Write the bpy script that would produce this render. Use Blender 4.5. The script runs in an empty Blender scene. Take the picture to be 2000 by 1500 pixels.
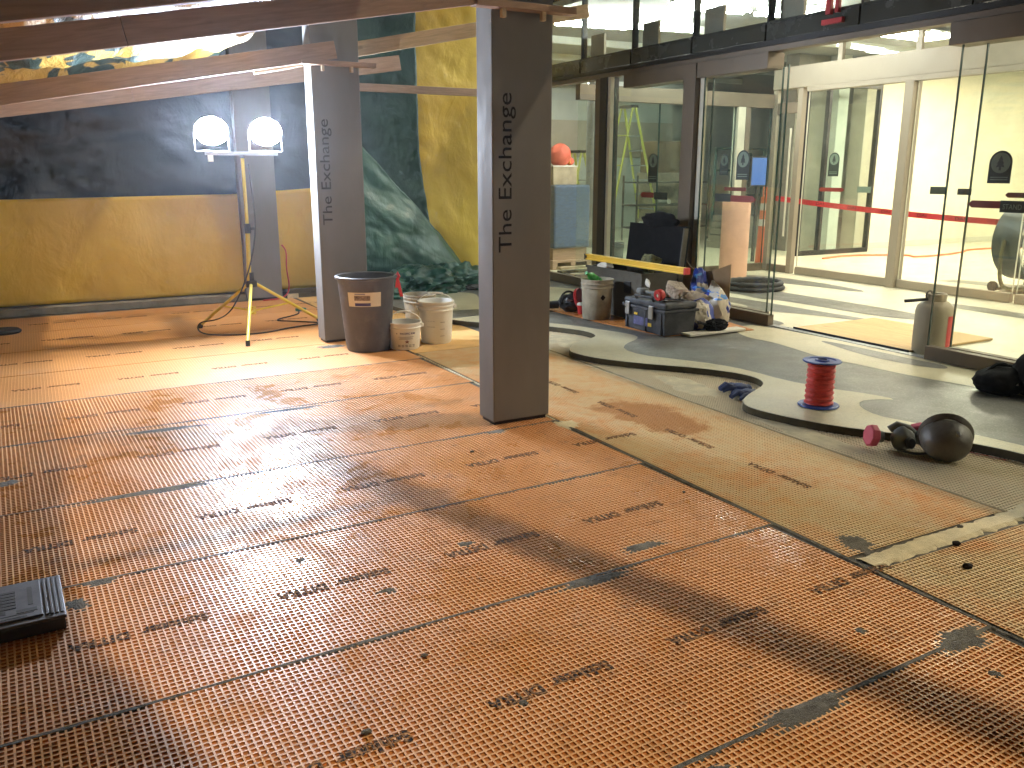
import bpy, bmesh, math, random
from mathutils import Vector, Matrix, noise
from mathutils.geometry import tessellate_polygon
random.seed(7)
R = math.radians
sc = bpy.context.scene
COL = sc.collection

# ------------------------------------------------------------------ camera
cam_d = bpy.data.cameras.new('camera'); cam = bpy.data.objects.new('camera', cam_d); COL.objects.link(cam)
PITCH, YAW = R(13.97), R(28.76)
fwd = Vector((math.sin(YAW)*math.cos(PITCH), math.cos(YAW)*math.cos(PITCH), -math.sin(PITCH)))
rgt = Vector((math.cos(YAW), -math.sin(YAW), 0)); upv = rgt.cross(fwd)
m = Matrix((rgt, upv, -fwd)).transposed().to_4x4(); m.translation = (0, 0, 1.45)
cam.matrix_world = m
cam_d.sensor_width = 36; cam_d.lens = 1680/2000*36; cam_d.clip_start = .05; cam_d.clip_end = 500
sc.camera = cam

# ------------------------------------------------------------------ world, sun, exposure
w = bpy.data.worlds.new('World'); sc.world = w; w.use_nodes = True
wn = w.node_tree.nodes; wl = w.node_tree.links
for n in list(wn): wn.remove(n)
sky = wn.new('ShaderNodeTexSky'); sky.sky_type = 'NISHITA'; sky.sun_disc = False
sky.sun_elevation = R(1.0); sky.sun_rotation = R(90)
bg = wn.new('ShaderNodeBackground'); bg.inputs[1].default_value = 0.012
wo = wn.new('ShaderNodeOutputWorld'); wl.new(sky.outputs[0], bg.inputs[0]); wl.new(bg.outputs[0], wo.inputs[0])
sd = bpy.data.lights.new('flood_sun', 'SUN'); sd.energy = 1.7; sd.angle = R(1.6); sd.color = (1.0, .86, .62)
sun = bpy.data.objects.new('flood_sun', sd); COL.objects.link(sun)
sun.rotation_euler = Vector((1.0, -.36, 1.5)).to_track_quat('Z', 'Y').to_euler(); sun.location = (9, -2, 12)
vs = sc.view_settings; vs.view_transform = 'Standard'; vs.look = 'None'; vs.exposure = 0.22; vs.gamma = 1; vs.use_curve_mapping = False
sc.render.engine = 'CYCLES'
cy = sc.cycles
cy.use_adaptive_sampling = True; cy.adaptive_threshold = .07; cy.adaptive_min_samples = 24
cy.max_bounces = 7; cy.transparent_max_bounces = 24; cy.diffuse_bounces = 3; cy.glossy_bounces = 3; cy.transmission_bounces = 4
cy.sample_clamp_indirect = 6; cy.sample_clamp_direct = 0; cy.use_denoising = True; cy.caustics_reflective = False; cy.caustics_refractive = False
try: cy.denoiser = 'OPENIMAGEDENOISE'
except Exception: pass

# ------------------------------------------------------------------ materials
def nodes_of(name):
    mt = bpy.data.materials.new(name); mt.use_nodes = True
    nt = mt.node_tree; b = nt.nodes['Principled BSDF']
    return mt, nt, b
def mixc(nt, f, a, b):
    n = nt.nodes.new('ShaderNodeMix'); n.data_type = 'RGBA'
    if isinstance(f, (int, float)): n.inputs[0].default_value = f
    else: nt.links.new(f, n.inputs[0])
    for i, v in ((6, a), (7, b)):
        if isinstance(v, tuple): n.inputs[i].default_value = (*v, 1) if len(v) == 3 else v
        else: nt.links.new(v, n.inputs[i])
    return n.outputs[2]
def coord(nt, kind='Object', scale=None):
    if kind == 'World':
        o = nt.nodes.new('ShaderNodeNewGeometry').outputs['Position']
    else: o = nt.nodes.new('ShaderNodeTexCoord').outputs[kind]
    if scale:
        mp = nt.nodes.new('ShaderNodeMapping'); nt.links.new(o, mp.inputs[0]); mp.inputs['Scale'].default_value = scale; o = mp.outputs[0]
    return o
def noi(nt, vec, scale, detail=5, rough=.6, dist=0.0):
    n = nt.nodes.new('ShaderNodeTexNoise'); nt.links.new(vec, n.inputs['Vector'])
    n.inputs['Scale'].default_value = scale; n.inputs['Detail'].default_value = detail; n.inputs['Roughness'].default_value = rough; n.inputs['Distortion'].default_value = dist
    return n.outputs[0]
def rng(nt, v, a, b, c=0., d=1.):
    n = nt.nodes.new('ShaderNodeMapRange'); nt.links.new(v, n.inputs[0]); n.clamp = True
    for i, x in enumerate((a, b, c, d)): n.inputs[1+i].default_value = x
    return n.outputs[0]
def mth(nt, op, a, b=None):
    n = nt.nodes.new('ShaderNodeMath'); n.operation = op
    for i, x in enumerate((a, b)):
        if x is None: continue
        if isinstance(x, (int, float)): n.inputs[i].default_value = x
        else: nt.links.new(x, n.inputs[i])
    return n.outputs[0]
def bump(nt, b, h, s=.3, d=.01):
    n = nt.nodes.new('ShaderNodeBump'); n.inputs['Strength'].default_value = s; n.inputs['Distance'].default_value = d
    nt.links.new(h, n.inputs['Height']); nt.links.new(n.outputs[0], b.inputs['Normal'])
def mul(c, k): return tuple(min(1, x*k) for x in c)
MC = {}
def M(name, col, rough=.6, metal=0., var=.15, scale=6., dirt=0., dirtcol=(.25, .22, .18), dscale=3., bs=0., bscale=60., stretch=None, spec=.5, kind='Object'):
    if name in MC: return MC[name]
    mt, nt, b = nodes_of(name)
    v = coord(nt, kind, stretch)
    n = noi(nt, v, scale)
    c = mixc(nt, rng(nt, n, .3, .7), mul(col, 1-var), mul(col, 1+var))
    if dirt > 0:
        d = noi(nt, v, dscale, 8, .7)
        c = mixc(nt, rng(nt, d, .62-dirt*.4, .75, 0, min(1, dirt*1.3)), c, dirtcol)
    nt.links.new(c, b.inputs['Base Color'])
    r = noi(nt, v, scale*3)
    nt.links.new(rng(nt, r, .3, .7, max(.02, rough-.1), min(1, rough+.1)), b.inputs['Roughness'])
    b.inputs['Metallic'].default_value = metal; b.inputs['Specular IOR Level'].default_value = spec
    if bs > 0: bump(nt, b, noi(nt, v, bscale, 6, .65), bs, .01)
    MC[name] = mt; return mt
def EM(name, col, s, base=(.8, .8, .8)):
    mt = bpy.data.materials.new(name); mt.use_nodes = True; nt = mt.node_tree; b = nt.nodes['Principled BSDF']
    b.inputs['Base Color'].default_value = (*base, 1); b.inputs['Emission Color'].default_value = (*col, 1); b.inputs['Emission Strength'].default_value = s
    return mt
def glass(name, tint, refl=1.0, dirty=.02):
    mt = bpy.data.materials.new(name); mt.use_nodes = True; nt = mt.node_tree
    for n in list(nt.nodes): nt.nodes.remove(n)
    o = nt.nodes.new('ShaderNodeOutputMaterial'); t = nt.nodes.new('ShaderNodeBsdfTransparent'); t.inputs[0].default_value = (*tint, 1)
    g = nt.nodes.new('ShaderNodeBsdfGlossy'); g.inputs['Roughness'].default_value = .01
    d = nt.nodes.new('ShaderNodeBsdfDiffuse'); d.inputs[0].default_value = (.6, .62, .55, 1)
    fr = nt.nodes.new('ShaderNodeLayerWeight'); fr.inputs[0].default_value = .5     # Schlick on |cos|, the same on both faces of a thin pane
    sch = mth(nt, 'ADD', mth(nt, 'MULTIPLY', mth(nt, 'POWER', fr.outputs['Facing'], 5.0), .95), .04)
    mx = nt.nodes.new('ShaderNodeMixShader'); nt.links.new(mth(nt, 'MULTIPLY', sch, refl), mx.inputs[0]); nt.links.new(t.outputs[0], mx.inputs[1]); nt.links.new(g.outputs[0], mx.inputs[2])
    m2 = nt.nodes.new('ShaderNodeMixShader')
    nt.links.new(rng(nt, noi(nt, coord(nt, 'World'), 2.5, 8, .7), .4, .8, 0, dirty*3), m2.inputs[0]); nt.links.new(mx.outputs[0], m2.inputs[1]); nt.links.new(d.outputs[0], m2.inputs[2])
    nt.links.new(m2.outputs[0], o.inputs[0]); return mt

# orange uncoupling mat: clean and dusty versions, stains are real shapes on it
def mat_mat(name, dust, rib=False, heavy=0.):
    mt, nt, b = nodes_of(name)
    v = coord(nt, 'World')
    n1 = noi(nt, v, 1.3, 6, .6); n2 = noi(nt, v, 9, 8, .7); n3 = noi(nt, v, 55, 4, .6)
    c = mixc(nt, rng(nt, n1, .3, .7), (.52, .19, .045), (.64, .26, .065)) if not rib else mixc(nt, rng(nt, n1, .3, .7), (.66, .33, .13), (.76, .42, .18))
    c = mixc(nt, rng(nt, n2, .54, .70, 0, .62), c, (.30, .14, .055))
    c = mixc(nt, rng(nt, n3, .63, .71, 0, .65), c, (.10, .07, .045))
    c = mixc(nt, rng(nt, noi(nt, v, 3.4, 10, .8, .8), .60, .70, 0, .55), c, (.22, .17, .12))
    if dust:
        d1 = noi(nt, v, 1.6, 9, .72, .3); d2 = noi(nt, v, 11, 7, .7)
        f = mth(nt, 'ADD', rng(nt, d1, .34, .52, .1, .95), rng(nt, d2, .4, .7, -.25, .25))
        vs_ = nt.nodes.new('ShaderNodeVectorMath'); vs_.operation = 'SUBTRACT'; nt.links.new(v, vs_.inputs[0]); vs_.inputs[1].default_value = (3.15, 4.0, 0)
        vm = nt.nodes.new('ShaderNodeVectorMath'); vm.operation = 'MULTIPLY'; nt.links.new(vs_.outputs[0], vm.inputs[0]); vm.inputs[1].default_value = (1.35, .72, 0)
        vl = nt.nodes.new('ShaderNodeVectorMath'); vl.operation = 'LENGTH'; nt.links.new(vm.outputs[0], vl.inputs[0])
        wiped = mth(nt, 'ADD', vl.outputs['Value'], mth(nt, 'MULTIPLY', noi(nt, v, 5, 7, .7), .75))
        f = mth(nt, 'MULTIPLY', f, rng(nt, wiped, .62, .72))
        c = mixc(nt, rng(nt, wiped, .62, .72, .55, 0), c, (.30, .14, .045))
        c = mixc(nt, rng(nt, f, 0, 1, .10+heavy*.95, .95), c, (.64, .51, .30) if not heavy else (.72, .63, .43))
        spot = noi(nt, v, 5, 8, .75)
        c = mixc(nt, rng(nt, spot, .64, .72, 0, .5), c, (.42, .22, .07))
    else:
        d1 = noi(nt, v, 2.2, 8, .7)
        c = mixc(nt, rng(nt, d1, .55, .78, 0, .45), c, (.55, .40, .30))
    nt.links.new(c, b.inputs['Base Color'])
    nt.links.new(rng(nt, noi(nt, v, 2.6, 8, .72, .4), .40, .60, .24 if not dust else .55, .62 if not dust else .85), b.inputs['Roughness'])
    b.inputs['Specular IOR Level'].default_value = .55 if not dust else .3
    return mt
m_mat = mat_mat('orange_mat', False); m_mat_d = mat_mat('orange_mat_dusty', True)
m_rib = mat_mat('orange_mat_rib', False, True); m_rib_d = mat_mat('orange_mat_rib_dusty', True, True)
def mat_far(name):       # far sheets: the cells are finer than a pixel, so their grid is a fine relief
    mt, nt, b = nodes_of(name); v = coord(nt, 'World')
    c = mixc(nt, rng(nt, noi(nt, v, 1.3, 6, .6), .3, .7), (.60, .27, .085), (.70, .34, .12))
    c = mixc(nt, rng(nt, noi(nt, v, 2.2, 8, .7), .55, .78, 0, .4), c, (.55, .40, .30))
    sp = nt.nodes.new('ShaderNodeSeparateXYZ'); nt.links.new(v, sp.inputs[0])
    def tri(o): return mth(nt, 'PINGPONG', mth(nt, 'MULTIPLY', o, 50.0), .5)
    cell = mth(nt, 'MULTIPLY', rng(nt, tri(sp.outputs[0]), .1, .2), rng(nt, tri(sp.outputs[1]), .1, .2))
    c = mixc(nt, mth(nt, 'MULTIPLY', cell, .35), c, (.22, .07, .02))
    nt.links.new(c, b.inputs['Base Color']); b.inputs['Roughness'].default_value = .42
    bump(nt, b, mth(nt, 'SUBTRACT', 1.0, cell), .5, .003); return mt
m_mat_far = mat_far('orange_mat_far')
m_thin = M('grey_thinset', (.110, .100, .080), .9, var=.45, scale=22, bs=.6, bscale=120, kind='World')
m_thin2 = M('pale_thinset', (.60, .52, .34), .9, var=.2, scale=10, bs=.5, bscale=90, kind='World')
m_ink = M('black_ink', (.022, .018, .018), .9, var=.4, scale=90, spec=.08)
def worn_ink():
    mt, nt, b = nodes_of('worn_print_ink'); v = coord(nt, 'World'); sp = nt.nodes.new('ShaderNodeSeparateXYZ'); nt.links.new(v, sp.inputs[0])
    ln = [rng(nt, mth(nt, 'PINGPONG', mth(nt, 'MULTIPLY', sp.outputs[k], 50.0), .5), .09, .15, 1, 0) for k in (0, 1)]
    g = mth(nt, 'MAXIMUM', ln[0], ln[1])
    f = mth(nt, 'ADD', mth(nt, 'MULTIPLY', g, .42), rng(nt, noi(nt, v, 70, 4, .7), .5, .7, 0, .5))
    nt.links.new(mixc(nt, f, (.020, .016, .015), (.60, .30, .12)), b.inputs['Base Color']); b.inputs['Roughness'].default_value = .8; b.inputs['Specular IOR Level'].default_value = .12; return mt
m_print = worn_ink()
m_conc = M('concrete', (.30, .28, .23), .85, var=.2, scale=2, bs=.25, bscale=50, kind='World', dirt=.4, dirtcol=(.2, .18, .14))
def terrazzo(name, col, chip, var):
    mt, nt, b = nodes_of(name); v = coord(nt, 'World')
    c = mixc(nt, rng(nt, noi(nt, v, 1.1, 6, .65), .3, .7), mul(col, 1-var), mul(col, 1+var))
    vo = nt.nodes.new('ShaderNodeTexVoronoi'); vo.inputs['Scale'].default_value = 130; nt.links.new(v, vo.inputs['Vector'])
    sx = nt.nodes.new('ShaderNodeSeparateXYZ'); nt.links.new(vo.outputs['Color'], sx.inputs[0])
    c = mixc(nt, rng(nt, sx.outputs[0], .6, 1, 0, .55), c, chip)
    c = mixc(nt, rng(nt, noi(nt, v, 3, 9, .75), .56, .72, 0, .45), c, mul(col, .6))
    c = mixc(nt, rng(nt, noi(nt, v, 1.7, 9, .75), .58, .8, 0, .5), c, (.55, .50, .38))
    nt.links.new(c, b.inputs['Base Color']); nt.links.new(rng(nt, noi(nt, v, 2.5, 6, .7), .3, .7, .28, .55), b.inputs['Roughness']); return mt
m_tgrey = terrazzo('terrazzo_grey', (.125, .120, .104), (.27, .26, .22), .15)
m_tcream = terrazzo('terrazzo_cream', (.60, .54, .36), (.42, .38, .26), .08)
m_tedge_shade = M('terrazzo_edge_shade', (.075, .062, .032), .85, var=.3, scale=9, bs=.5, bscale=60, kind='World')  # shade on the cut edge is put into this darker colour
m_col = M('column_steel', (.19, .185, .18), .75, .0, var=.12, scale=3, dirt=.25, dirtcol=(.17, .16, .14), dscale=4, stretch=(1, 1, .35))
m_letter = M('engraved_dark', (.008, .008, .009), .7, spec=.1)
def wood(name, col, ax):
    mt, nt, b = nodes_of(name); s = [14, 14, 14]; s[ax] = 1.2
    v = coord(nt, 'Object', tuple(s)); n = noi(nt, v, 2.5, 8, .65, 1.2)
    c = mixc(nt, rng(nt, n, .3, .7), mul(col, .72), mul(col, 1.15))
    s2 = [5, 5, 5]; s2[ax] = 2.2
    k = noi(nt, coord(nt, 'Object', tuple(s2)), 1.6, 2, .5); c = mixc(nt, rng(nt, k, .70, .76, 0, .75), c, mul(col, .3))
    nt.links.new(c, b.inputs['Base Color']); b.inputs['Roughness'].default_value = .7; bump(nt, b, n, .25, .004); return mt
m_wood = wood('spruce_lumber', (.40, .265, .18), 0); m_wood2 = wood('spruce_lumber_pale', (.60, .46, .30), 0)
m_ply = wood('plywood', (.62, .42, .19), 1)
def tarp(name, col, col2, rough, cr=1.0):
    mt, nt, b = nodes_of(name); v = coord(nt, 'Object')
    n = noi(nt, v, 1.2, 6, .6); c = mixc(nt, rng(nt, n, .3, .7), col, col2)
    nt.links.new(c, b.inputs['Base Color']); nt.links.new(rng(nt, noi(nt, v, 5, 5, .6), .3, .7, rough-.1, rough+.1), b.inputs['Roughness'])
    h1 = noi(nt, coord(nt, 'Object', (1, 1, .7)), 2.6, 4, .5, .5); h2 = noi(nt, v, 9, 3, .5, .3)
    bump(nt, b, mth(nt, 'ADD', h1, mth(nt, 'MULTIPLY', h2, .15)), .55*cr, .06); return mt
m_green = tarp('tarp_green', (.012, .052, .044), (.020, .075, .060), .42)
m_bluelit_t = tarp('tarp_green_bluelit', (.010, .020, .034), (.018, .034, .050), .42)  # green tarp painted navy: the blue lamp glow is in the colour
m_greenl = tarp('tarp_green_light', (.015, .070, .048), (.024, .095, .064), .42, 1.2)
m_yellow = tarp('tarp_yellow', (.64, .43, .045), (.76, .53, .065), .45, .8)
def rooftarp():
    mt, nt, b = nodes_of('tarp_reversible'); v = coord(nt, 'Object', (1.5, .8, 1))
    n = noi(nt, v, 1.5, 3, .5, 1.2)
    c = mixc(nt, rng(nt, n, .475, .49), (.013, .05, .045), (.56, .37, .07))
    c = mixc(nt, rng(nt, n, .63, .64), c, (.36, .40, .42))  # white patches paint the sheen of light on the tarp
    nt.links.new(c, b.inputs['Base Color']); b.inputs['Roughness'].default_value = .4
    bump(nt, b, noi(nt, coord(nt, 'Object', (3, 1, 1)), 4, 7, .62, .8), .6, .06)
    return mt
m_roof = rooftarp()
m_yel = M('yellow_paint', (.72, .58, .07), .4, var=.08, dirt=.15)
m_black = M('black_plastic', (.018, .018, .02), .5, var=.2)
m_rubber = M('black_rubber', (.02, .02, .022), .75, var=.2)
m_galv = M('zinc_steel', (.42, .43, .44), .35, .8, var=.15)
m_lamp = EM('led_light', (.72, .83, 1.0), 1050.0)
m_binm = M('grey_bin_plastic', (.070, .070, .080), .5, var=.12, dirt=.25, dirtcol=(.22, .21, .20), dscale=7)
m_white = M('white_plastic', (.88, .87, .83), .42, var=.03, dirt=.05, dirtcol=(.5, .46, .36), dscale=5)
m_dirty = M('mortar_caked_plastic', (.34, .30, .22), .85, var=.3, scale=7, dirt=.5, dirtcol=(.20, .17, .12), bs=.5, bscale=30)
m_paper = M('white_paper', (.72, .69, .60), .7, var=.06)
m_red = M('red_plastic', (.50, .03, .03), .4, var=.15)
m_navy = M('navy_print', (.03, .03, .16), .5, var=.1)
m_photo = M('brown_print', (.20, .15, .11), .6, var=.8, scale=45)
m_inkgrey = M('grey_print', (.30, .30, .33), .7, var=.1)
m_inkbrown = M('brown_star_print', (.25, .09, .05), .6)
m_tan = M('tan_metal', (.17, .135, .095), .5, .2, var=.08, scale=2)
m_tanl = M('taupe_metal', (.30, .26, .195), .5, .1, var=.06, scale=2)
m_dark = M('dark_mullion', (.025, .024, .022), .4, .3, var=.15)
m_spand = M('spandrel_glass', (.05, .052, .042), .25, .0, var=.05, scale=1.2)
m_pale = M('pale_frame', (.62, .60, .48), .5, var=.06)
m_glass = glass('clear_glass', (.97, .985, .975), 1.0, .02)
m_gl_up = glass('upper_glass', (.95, .975, .96), 1.2, .02)
m_gl_green = glass('tinted_glass', (.92, .97, .945), 1.2, .02)
m_gledge = M('glass_edge', (.02, .05, .04), .2, var=.1)
m_wallc = M('cream_wall', (.80, .76, .56), .8, var=.03, scale=1.5, kind='World')
m_wallg = M('grey_wall', (.64, .67, .60), .8, var=.06, scale=1.2, kind='World')
m_wallt = M('taupe_wall', (.48, .43, .34), .8, var=.05, kind='World')
m_stone = M('stone_cladding', (.24, .22, .18), .6, var=.2, scale=3, kind='World')
m_ceil = M('ceiling_paint', (.30, .31, .29), .85, var=.06, kind='World')
m_lfloor = terrazzo('lobby_terrazzo', (.64, .60, .44), (.5, .46, .34), .06)
m_warm2 = EM('warm_vestibule_panel', (1.0, .90, .70), 105.0); m_warm3 = EM('warm_door_panel', (1.0, .90, .70), 75.0); m_cool = EM('fluorescent_tube', (.95, 1.0, .93), 115.0); m_warm = EM('warm_panel', (1.0, .92, .72), 95.0)
m_brown = M('cardboard', (.23, .15, .075), .85, var=.15)
m_kraft = M('kraft_paper', (.42, .34, .24), .8, var=.25, scale=9)
m_peach = M('pink_paper_roll', (.85, .50, .36), .75, var=.06)
m_orangep = M('orange_plastic', (.80, .16, .05), .5, var=.1)
m_blue = M('blue_plastic', (.04, .09, .38), .4, var=.15)
m_bluef = M('blue_glove_rubber', (.022, .04, .14), .7, var=.3, scale=20)
m_twine = M('red_twine', (.62, .07, .06), .5, var=.35, scale=60, stretch=(1, 1, 14))
m_pink = M('pink_filter', (.62, .10, .16), .6, var=.15)
m_greyrub = M('grey_rubber', (.13, .14, .135), .65, var=.2)
m_hat = M('scuffed_hat', (.10, .09, .075), .45, var=.3, scale=9, dirt=.4, dirtcol=(.17, .15, .11), bs=.15)
m_fabric = M('black_fabric', (.008, .008, .009), .95, var=.3, spec=.2)
m_tool = M('dusty_toolbox', (.035, .037, .045), .6, var=.25, dirt=.45, dirtcol=(.11, .11, .11), dscale=6)
m_steel = M('brown_steel', (.085, .075, .055), .65, .2, var=.2, dirt=.3, dirtcol=(.13, .11, .08))
m_tank = M('beige_tank', (.33, .29, .20), .6, var=.1, dirt=.3, dirtcol=(.28, .24, .16))
m_level = M('level_yellow', (.75, .48, .04), .45, var=.08)
m_lemon = M('ladder_yellow', (.72, .72, .14), .5, var=.05)
m_bluewrap = M('blue_wrap', (.07, .115, .20), .35, var=.3, scale=12, stretch=(1, 1, 5))
m_teal = M('teal_pipe', (.02, .12, .10), .5)
m_screen = EM('blue_screen', (.10, .30, 1.0), .6, (.01, .03, .1))
m_fan = M('grey_fan_drum', (.10, .12, .13), .4, .4, var=.12)
m_tape = M('red_tape', (.72, .03, .04), .45, var=.1)
m_decal = M('dark_decal', (.025, .035, .025), .5); m_decal2 = M('decal_ring', (.16, .22, .16), .5); m_darkred = M('dark_red_decal', (.22, .03, .02), .5)
m_green_b = M('green_bottle', (.05, .35, .06), .25, var=.1)
def sackmat():
    mt, nt, b = nodes_of('printed_sack'); v = coord(nt, 'Object')
    c = mixc(nt, rng(nt, noi(nt, v, 4.5, 3, .5, .6), .47, .49), (.55, .50, .40), (.02, .045, .30))
    c = mixc(nt, rng(nt, noi(nt, coord(nt, 'Object', (1, 1, 3)), 6, 2, .5), .60, .62), c, (.05, .22, .60))
    c = mixc(nt, rng(nt, noi(nt, v, 9, 6, .7), .62, .7, 0, .7), c, (.36, .32, .25)); nt.links.new(c, b.inputs['Base Color']); b.inputs['Roughness'].default_value = .4; return mt
m_sack = sackmat()

# ------------------------------------------------------------------ builders
class B:
    def __init__(s): s.b = bmesh.new()
    def box(s, x0, x1, y0, y1, z0, z1, rot=None, piv=None):
        vs_ = [s.b.verts.new(Vector(p)) for p in ((x0,y0,z0),(x1,y0,z0),(x1,y1,z0),(x0,y1,z0),(x0,y0,z1),(x1,y0,z1),(x1,y1,z1),(x0,y1,z1))]
        for f in ((3,2,1,0),(4,5,6,7),(0,1,5,4),(1,2,6,5),(2,3,7,6),(3,0,4,7)): s.b.faces.new([vs_[i] for i in f])
        if rot is not None:
            c = Vector(piv) if piv else Vector(((x0+x1)/2,(y0+y1)/2,(z0+z1)/2))
            for v in vs_: v.co = c + rot @ (v.co-c)
        return s
    def prism(s, poly, z0, z1, tf=None):
        a = [s.b.verts.new((x, y, z0)) for x, y in poly]; c = [s.b.verts.new((x, y, z1)) for x, y in poly]
        n = len(poly); s.b.faces.new(a[::-1]); s.b.faces.new(c)
        for i in range(n): s.b.faces.new((a[i], a[(i+1) % n], c[(i+1) % n], c[i]))
        if tf:
            for v in a+c: v.co = tf @ v.co
        return s
    def tube(s, pts, r, seg=8, cap=True):
        pts = [Vector(p) for p in pts]; rs = r if isinstance(r, (list, tuple)) else [r]*len(pts); rings = []; pu = None
        for i, p in enumerate(pts):
            d = (pts[min(i+1, len(pts)-1)]-pts[max(i-1, 0)]).normalized()
            u = pu if pu is not None else (Vector((0,0,1)) if abs(d.z) < .9 else Vector((1,0,0)))
            u = (u-d*u.dot(d)).normalized(); pu = u; v = d.cross(u)
            rings.append([s.b.verts.new(p+rs[i]*(math.cos(2*math.pi*k/seg)*u+math.sin(2*math.pi*k/seg)*v)) for k in range(seg)])
        for a, c in zip(rings, rings[1:]):
            for k in range(seg): s.b.faces.new((a[k], a[(k+1) % seg], c[(k+1) % seg], c[k]))
        if cap: s.b.faces.new(rings[0][::-1]); s.b.faces.new(rings[-1])
        return s
    def lathe(s, prof, seg=32, tf=None, close=False):
        rings = []
        for r, z in prof:
            if r < 1e-5: rings.append([s.b.verts.new((0,0,z))])
            else: rings.append([s.b.verts.new((r*math.cos(2*math.pi*k/seg), r*math.sin(2*math.pi*k/seg), z)) for k in range(seg)])
        pr = list(zip(rings, rings[1:]))
        if close: pr.append((rings[-1], rings[0]))
        for a, c in pr:
            for k in range(seg):
                k2 = (k+1) % seg
                if len(a) == 1 and len(c) == 1: continue
                if len(a) == 1: s.b.faces.new((a[0], c[k2], c[k]))
                elif len(c) == 1: s.b.faces.new((a[k], a[k2], c[0]))
                else: s.b.faces.new((a[k], a[k2], c[k2], c[k]))
        if tf:
            for rr in rings:
                for v in rr: v.co = tf @ v.co
        return s
    def blob(s, c, rad, amp=.2, fr=2.0, seed=0, sub=4, floor=None, ridged=True):
        r = bmesh.ops.create_icosphere(s.b, subdivisions=sub, radius=1)
        for v in r['verts']:
            d = v.co.normalized(); q = d*fr+Vector((seed*3.1, seed*1.7, seed))
            n = (1-2*abs(noise.noise(q)))*.5+.3*noise.noise(q*2.3)+.25*(1-2*abs(noise.noise(q*4.1))) if ridged else noise.noise(q)
            k = 1+amp*n; v.co = Vector((d.x*rad[0], d.y*rad[1], d.z*rad[2]))*k+Vector(c)
            if floor is not None and v.co.z < floor: v.co.z = floor+.2*(floor-v.co.z)*0
        return s
    def crumple(s, c, rad, seed=0, floor=None, amp=.5):
        rnd = random.Random(seed); dirs = [Vector((rnd.gauss(0, 1), rnd.gauss(0, 1), rnd.gauss(0, 1))).normalized() for _ in range(26)]; hs = [rnd.uniform(1-amp, 1.0) for _ in dirs]
        r = bmesh.ops.create_icosphere(s.b, subdivisions=4, radius=1)
        for v in r['verts']:
            d = v.co.normalized(); k = min([1.25]+[h/max(.25, d.dot(e)) for e, h in zip(dirs, hs) if d.dot(e) > .25])
            k *= 1+.10*(1-2*abs(noise.noise(d*4+Vector((seed, 0, 0)))))
            v.co = Vector((d.x*rad[0], d.y*rad[1], d.z*rad[2]))*k+Vector(c)
            if floor is not None: v.co.z = max(v.co.z, floor)
        return s
    def done(s, name, mat, parent=None, smooth=None, bevel=0., label=None):
        bmesh.ops.recalc_face_normals(s.b, faces=s.b.faces)
        me = bpy.data.meshes.new(name); s.b.to_mesh(me); s.b.free()
        return link(name, me, mat, parent, smooth, bevel, label)
def link(name, me, mat, parent=None, smooth=None, bevel=0., label=None):
    if mat and not me.materials: me.materials.append(mat)
    if smooth is not None:
        me.polygons.foreach_set('use_smooth', [True]*len(me.polygons))
        me.set_sharp_from_angle(angle=R(smooth))
    o = bpy.data.objects.new(name, me); COL.objects.link(o)
    if parent: o.parent = parent
    if bevel:
        bv = o.modifiers.new('bevel', 'BEVEL'); bv.width = bevel; bv.segments = 2; bv.limit_method = 'ANGLE'
    if label: o['label'] = label
    return o
def thing(name, label, cat, loc=(0,0,0), rz=0, group=None):
    o = bpy.data.objects.new(name, None); COL.objects.link(o); o.location = loc; o.rotation_euler = (0, 0, rz); o.empty_display_size = .1
    return tag(o, label, cat, group)
def tag(o, label, cat, group=None, kind=None):
    o['label'] = label; o['category'] = cat
    if group: o['group'] = group
    if kind: o['kind'] = kind
    return o
def struct(o): o['kind'] = 'structure'; return o
_tc = {}
def text_mesh(txt, size, ext=.0005, bold=0.0):
    k = (txt, size, ext, bold)
    if k in _tc: return _tc[k]
    cu = bpy.data.curves.new('text', 'FONT'); cu.body = txt; cu.size = size; cu.extrude = ext; cu.offset = bold; cu.resolution_u = 3
    o = bpy.data.objects.new('text', cu); COL.objects.link(o)
    dg = bpy.context.evaluated_depsgraph_get(); me = bpy.data.meshes.new_from_object(o.evaluated_get(dg))
    bpy.data.objects.remove(o); bpy.data.curves.remove(cu); me.materials.clear(); _tc[k] = me; return me
def text(name, txt, size, mat, parent, mtx, ext=.0005, width=None, bold=0.0):
    me = text_mesh(txt, size, ext, bold); 
    if not me.materials: me.materials.append(mat)
    o = bpy.data.objects.new(name, me); COL.objects.link(o); o.parent = parent
    xs = [v.co.x for v in me.vertices]; w0 = max(xs)-min(xs)
    s = width/w0 if width else 1
    o.matrix_local = mtx @ Matrix.Diagonal((s, 1, 1, 1)); return o
def axes(o, x, y, z=None):
    x = Vector(x).normalized(); y = Vector(y).normalized(); z = x.cross(y)
    q = Matrix((x, y, z)).transposed().to_4x4(); q.translation = o; return q
def arc(c, r, a0, a1, n, ax='xz'):
    out = []
    for i in range(n+1):
        a = a0+(a1-a0)*i/n; p = list(c); i0 = 'xyz'.index(ax[0]); i1 = 'xyz'.index(ax[1])
        p[i0] += r*math.cos(a); p[i1] += r*math.sin(a); out.append(tuple(p))
    return out

# ================================================================== SETTING: ground and floors
struct(B().box(-28, 28, -28, 28, -.30, -.012).done('ground', m_conc))
struct(B().box(-3.4, 5.9, -4, 10.6, -.0119, -.006).done('floor_screed', m_thin))
flr = thing('floor_mat', 'orange waffle uncoupling mat laid in seamed sheets over the floor', 'floor', (0, 0, 0)); struct(flr); del flr['category']
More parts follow.
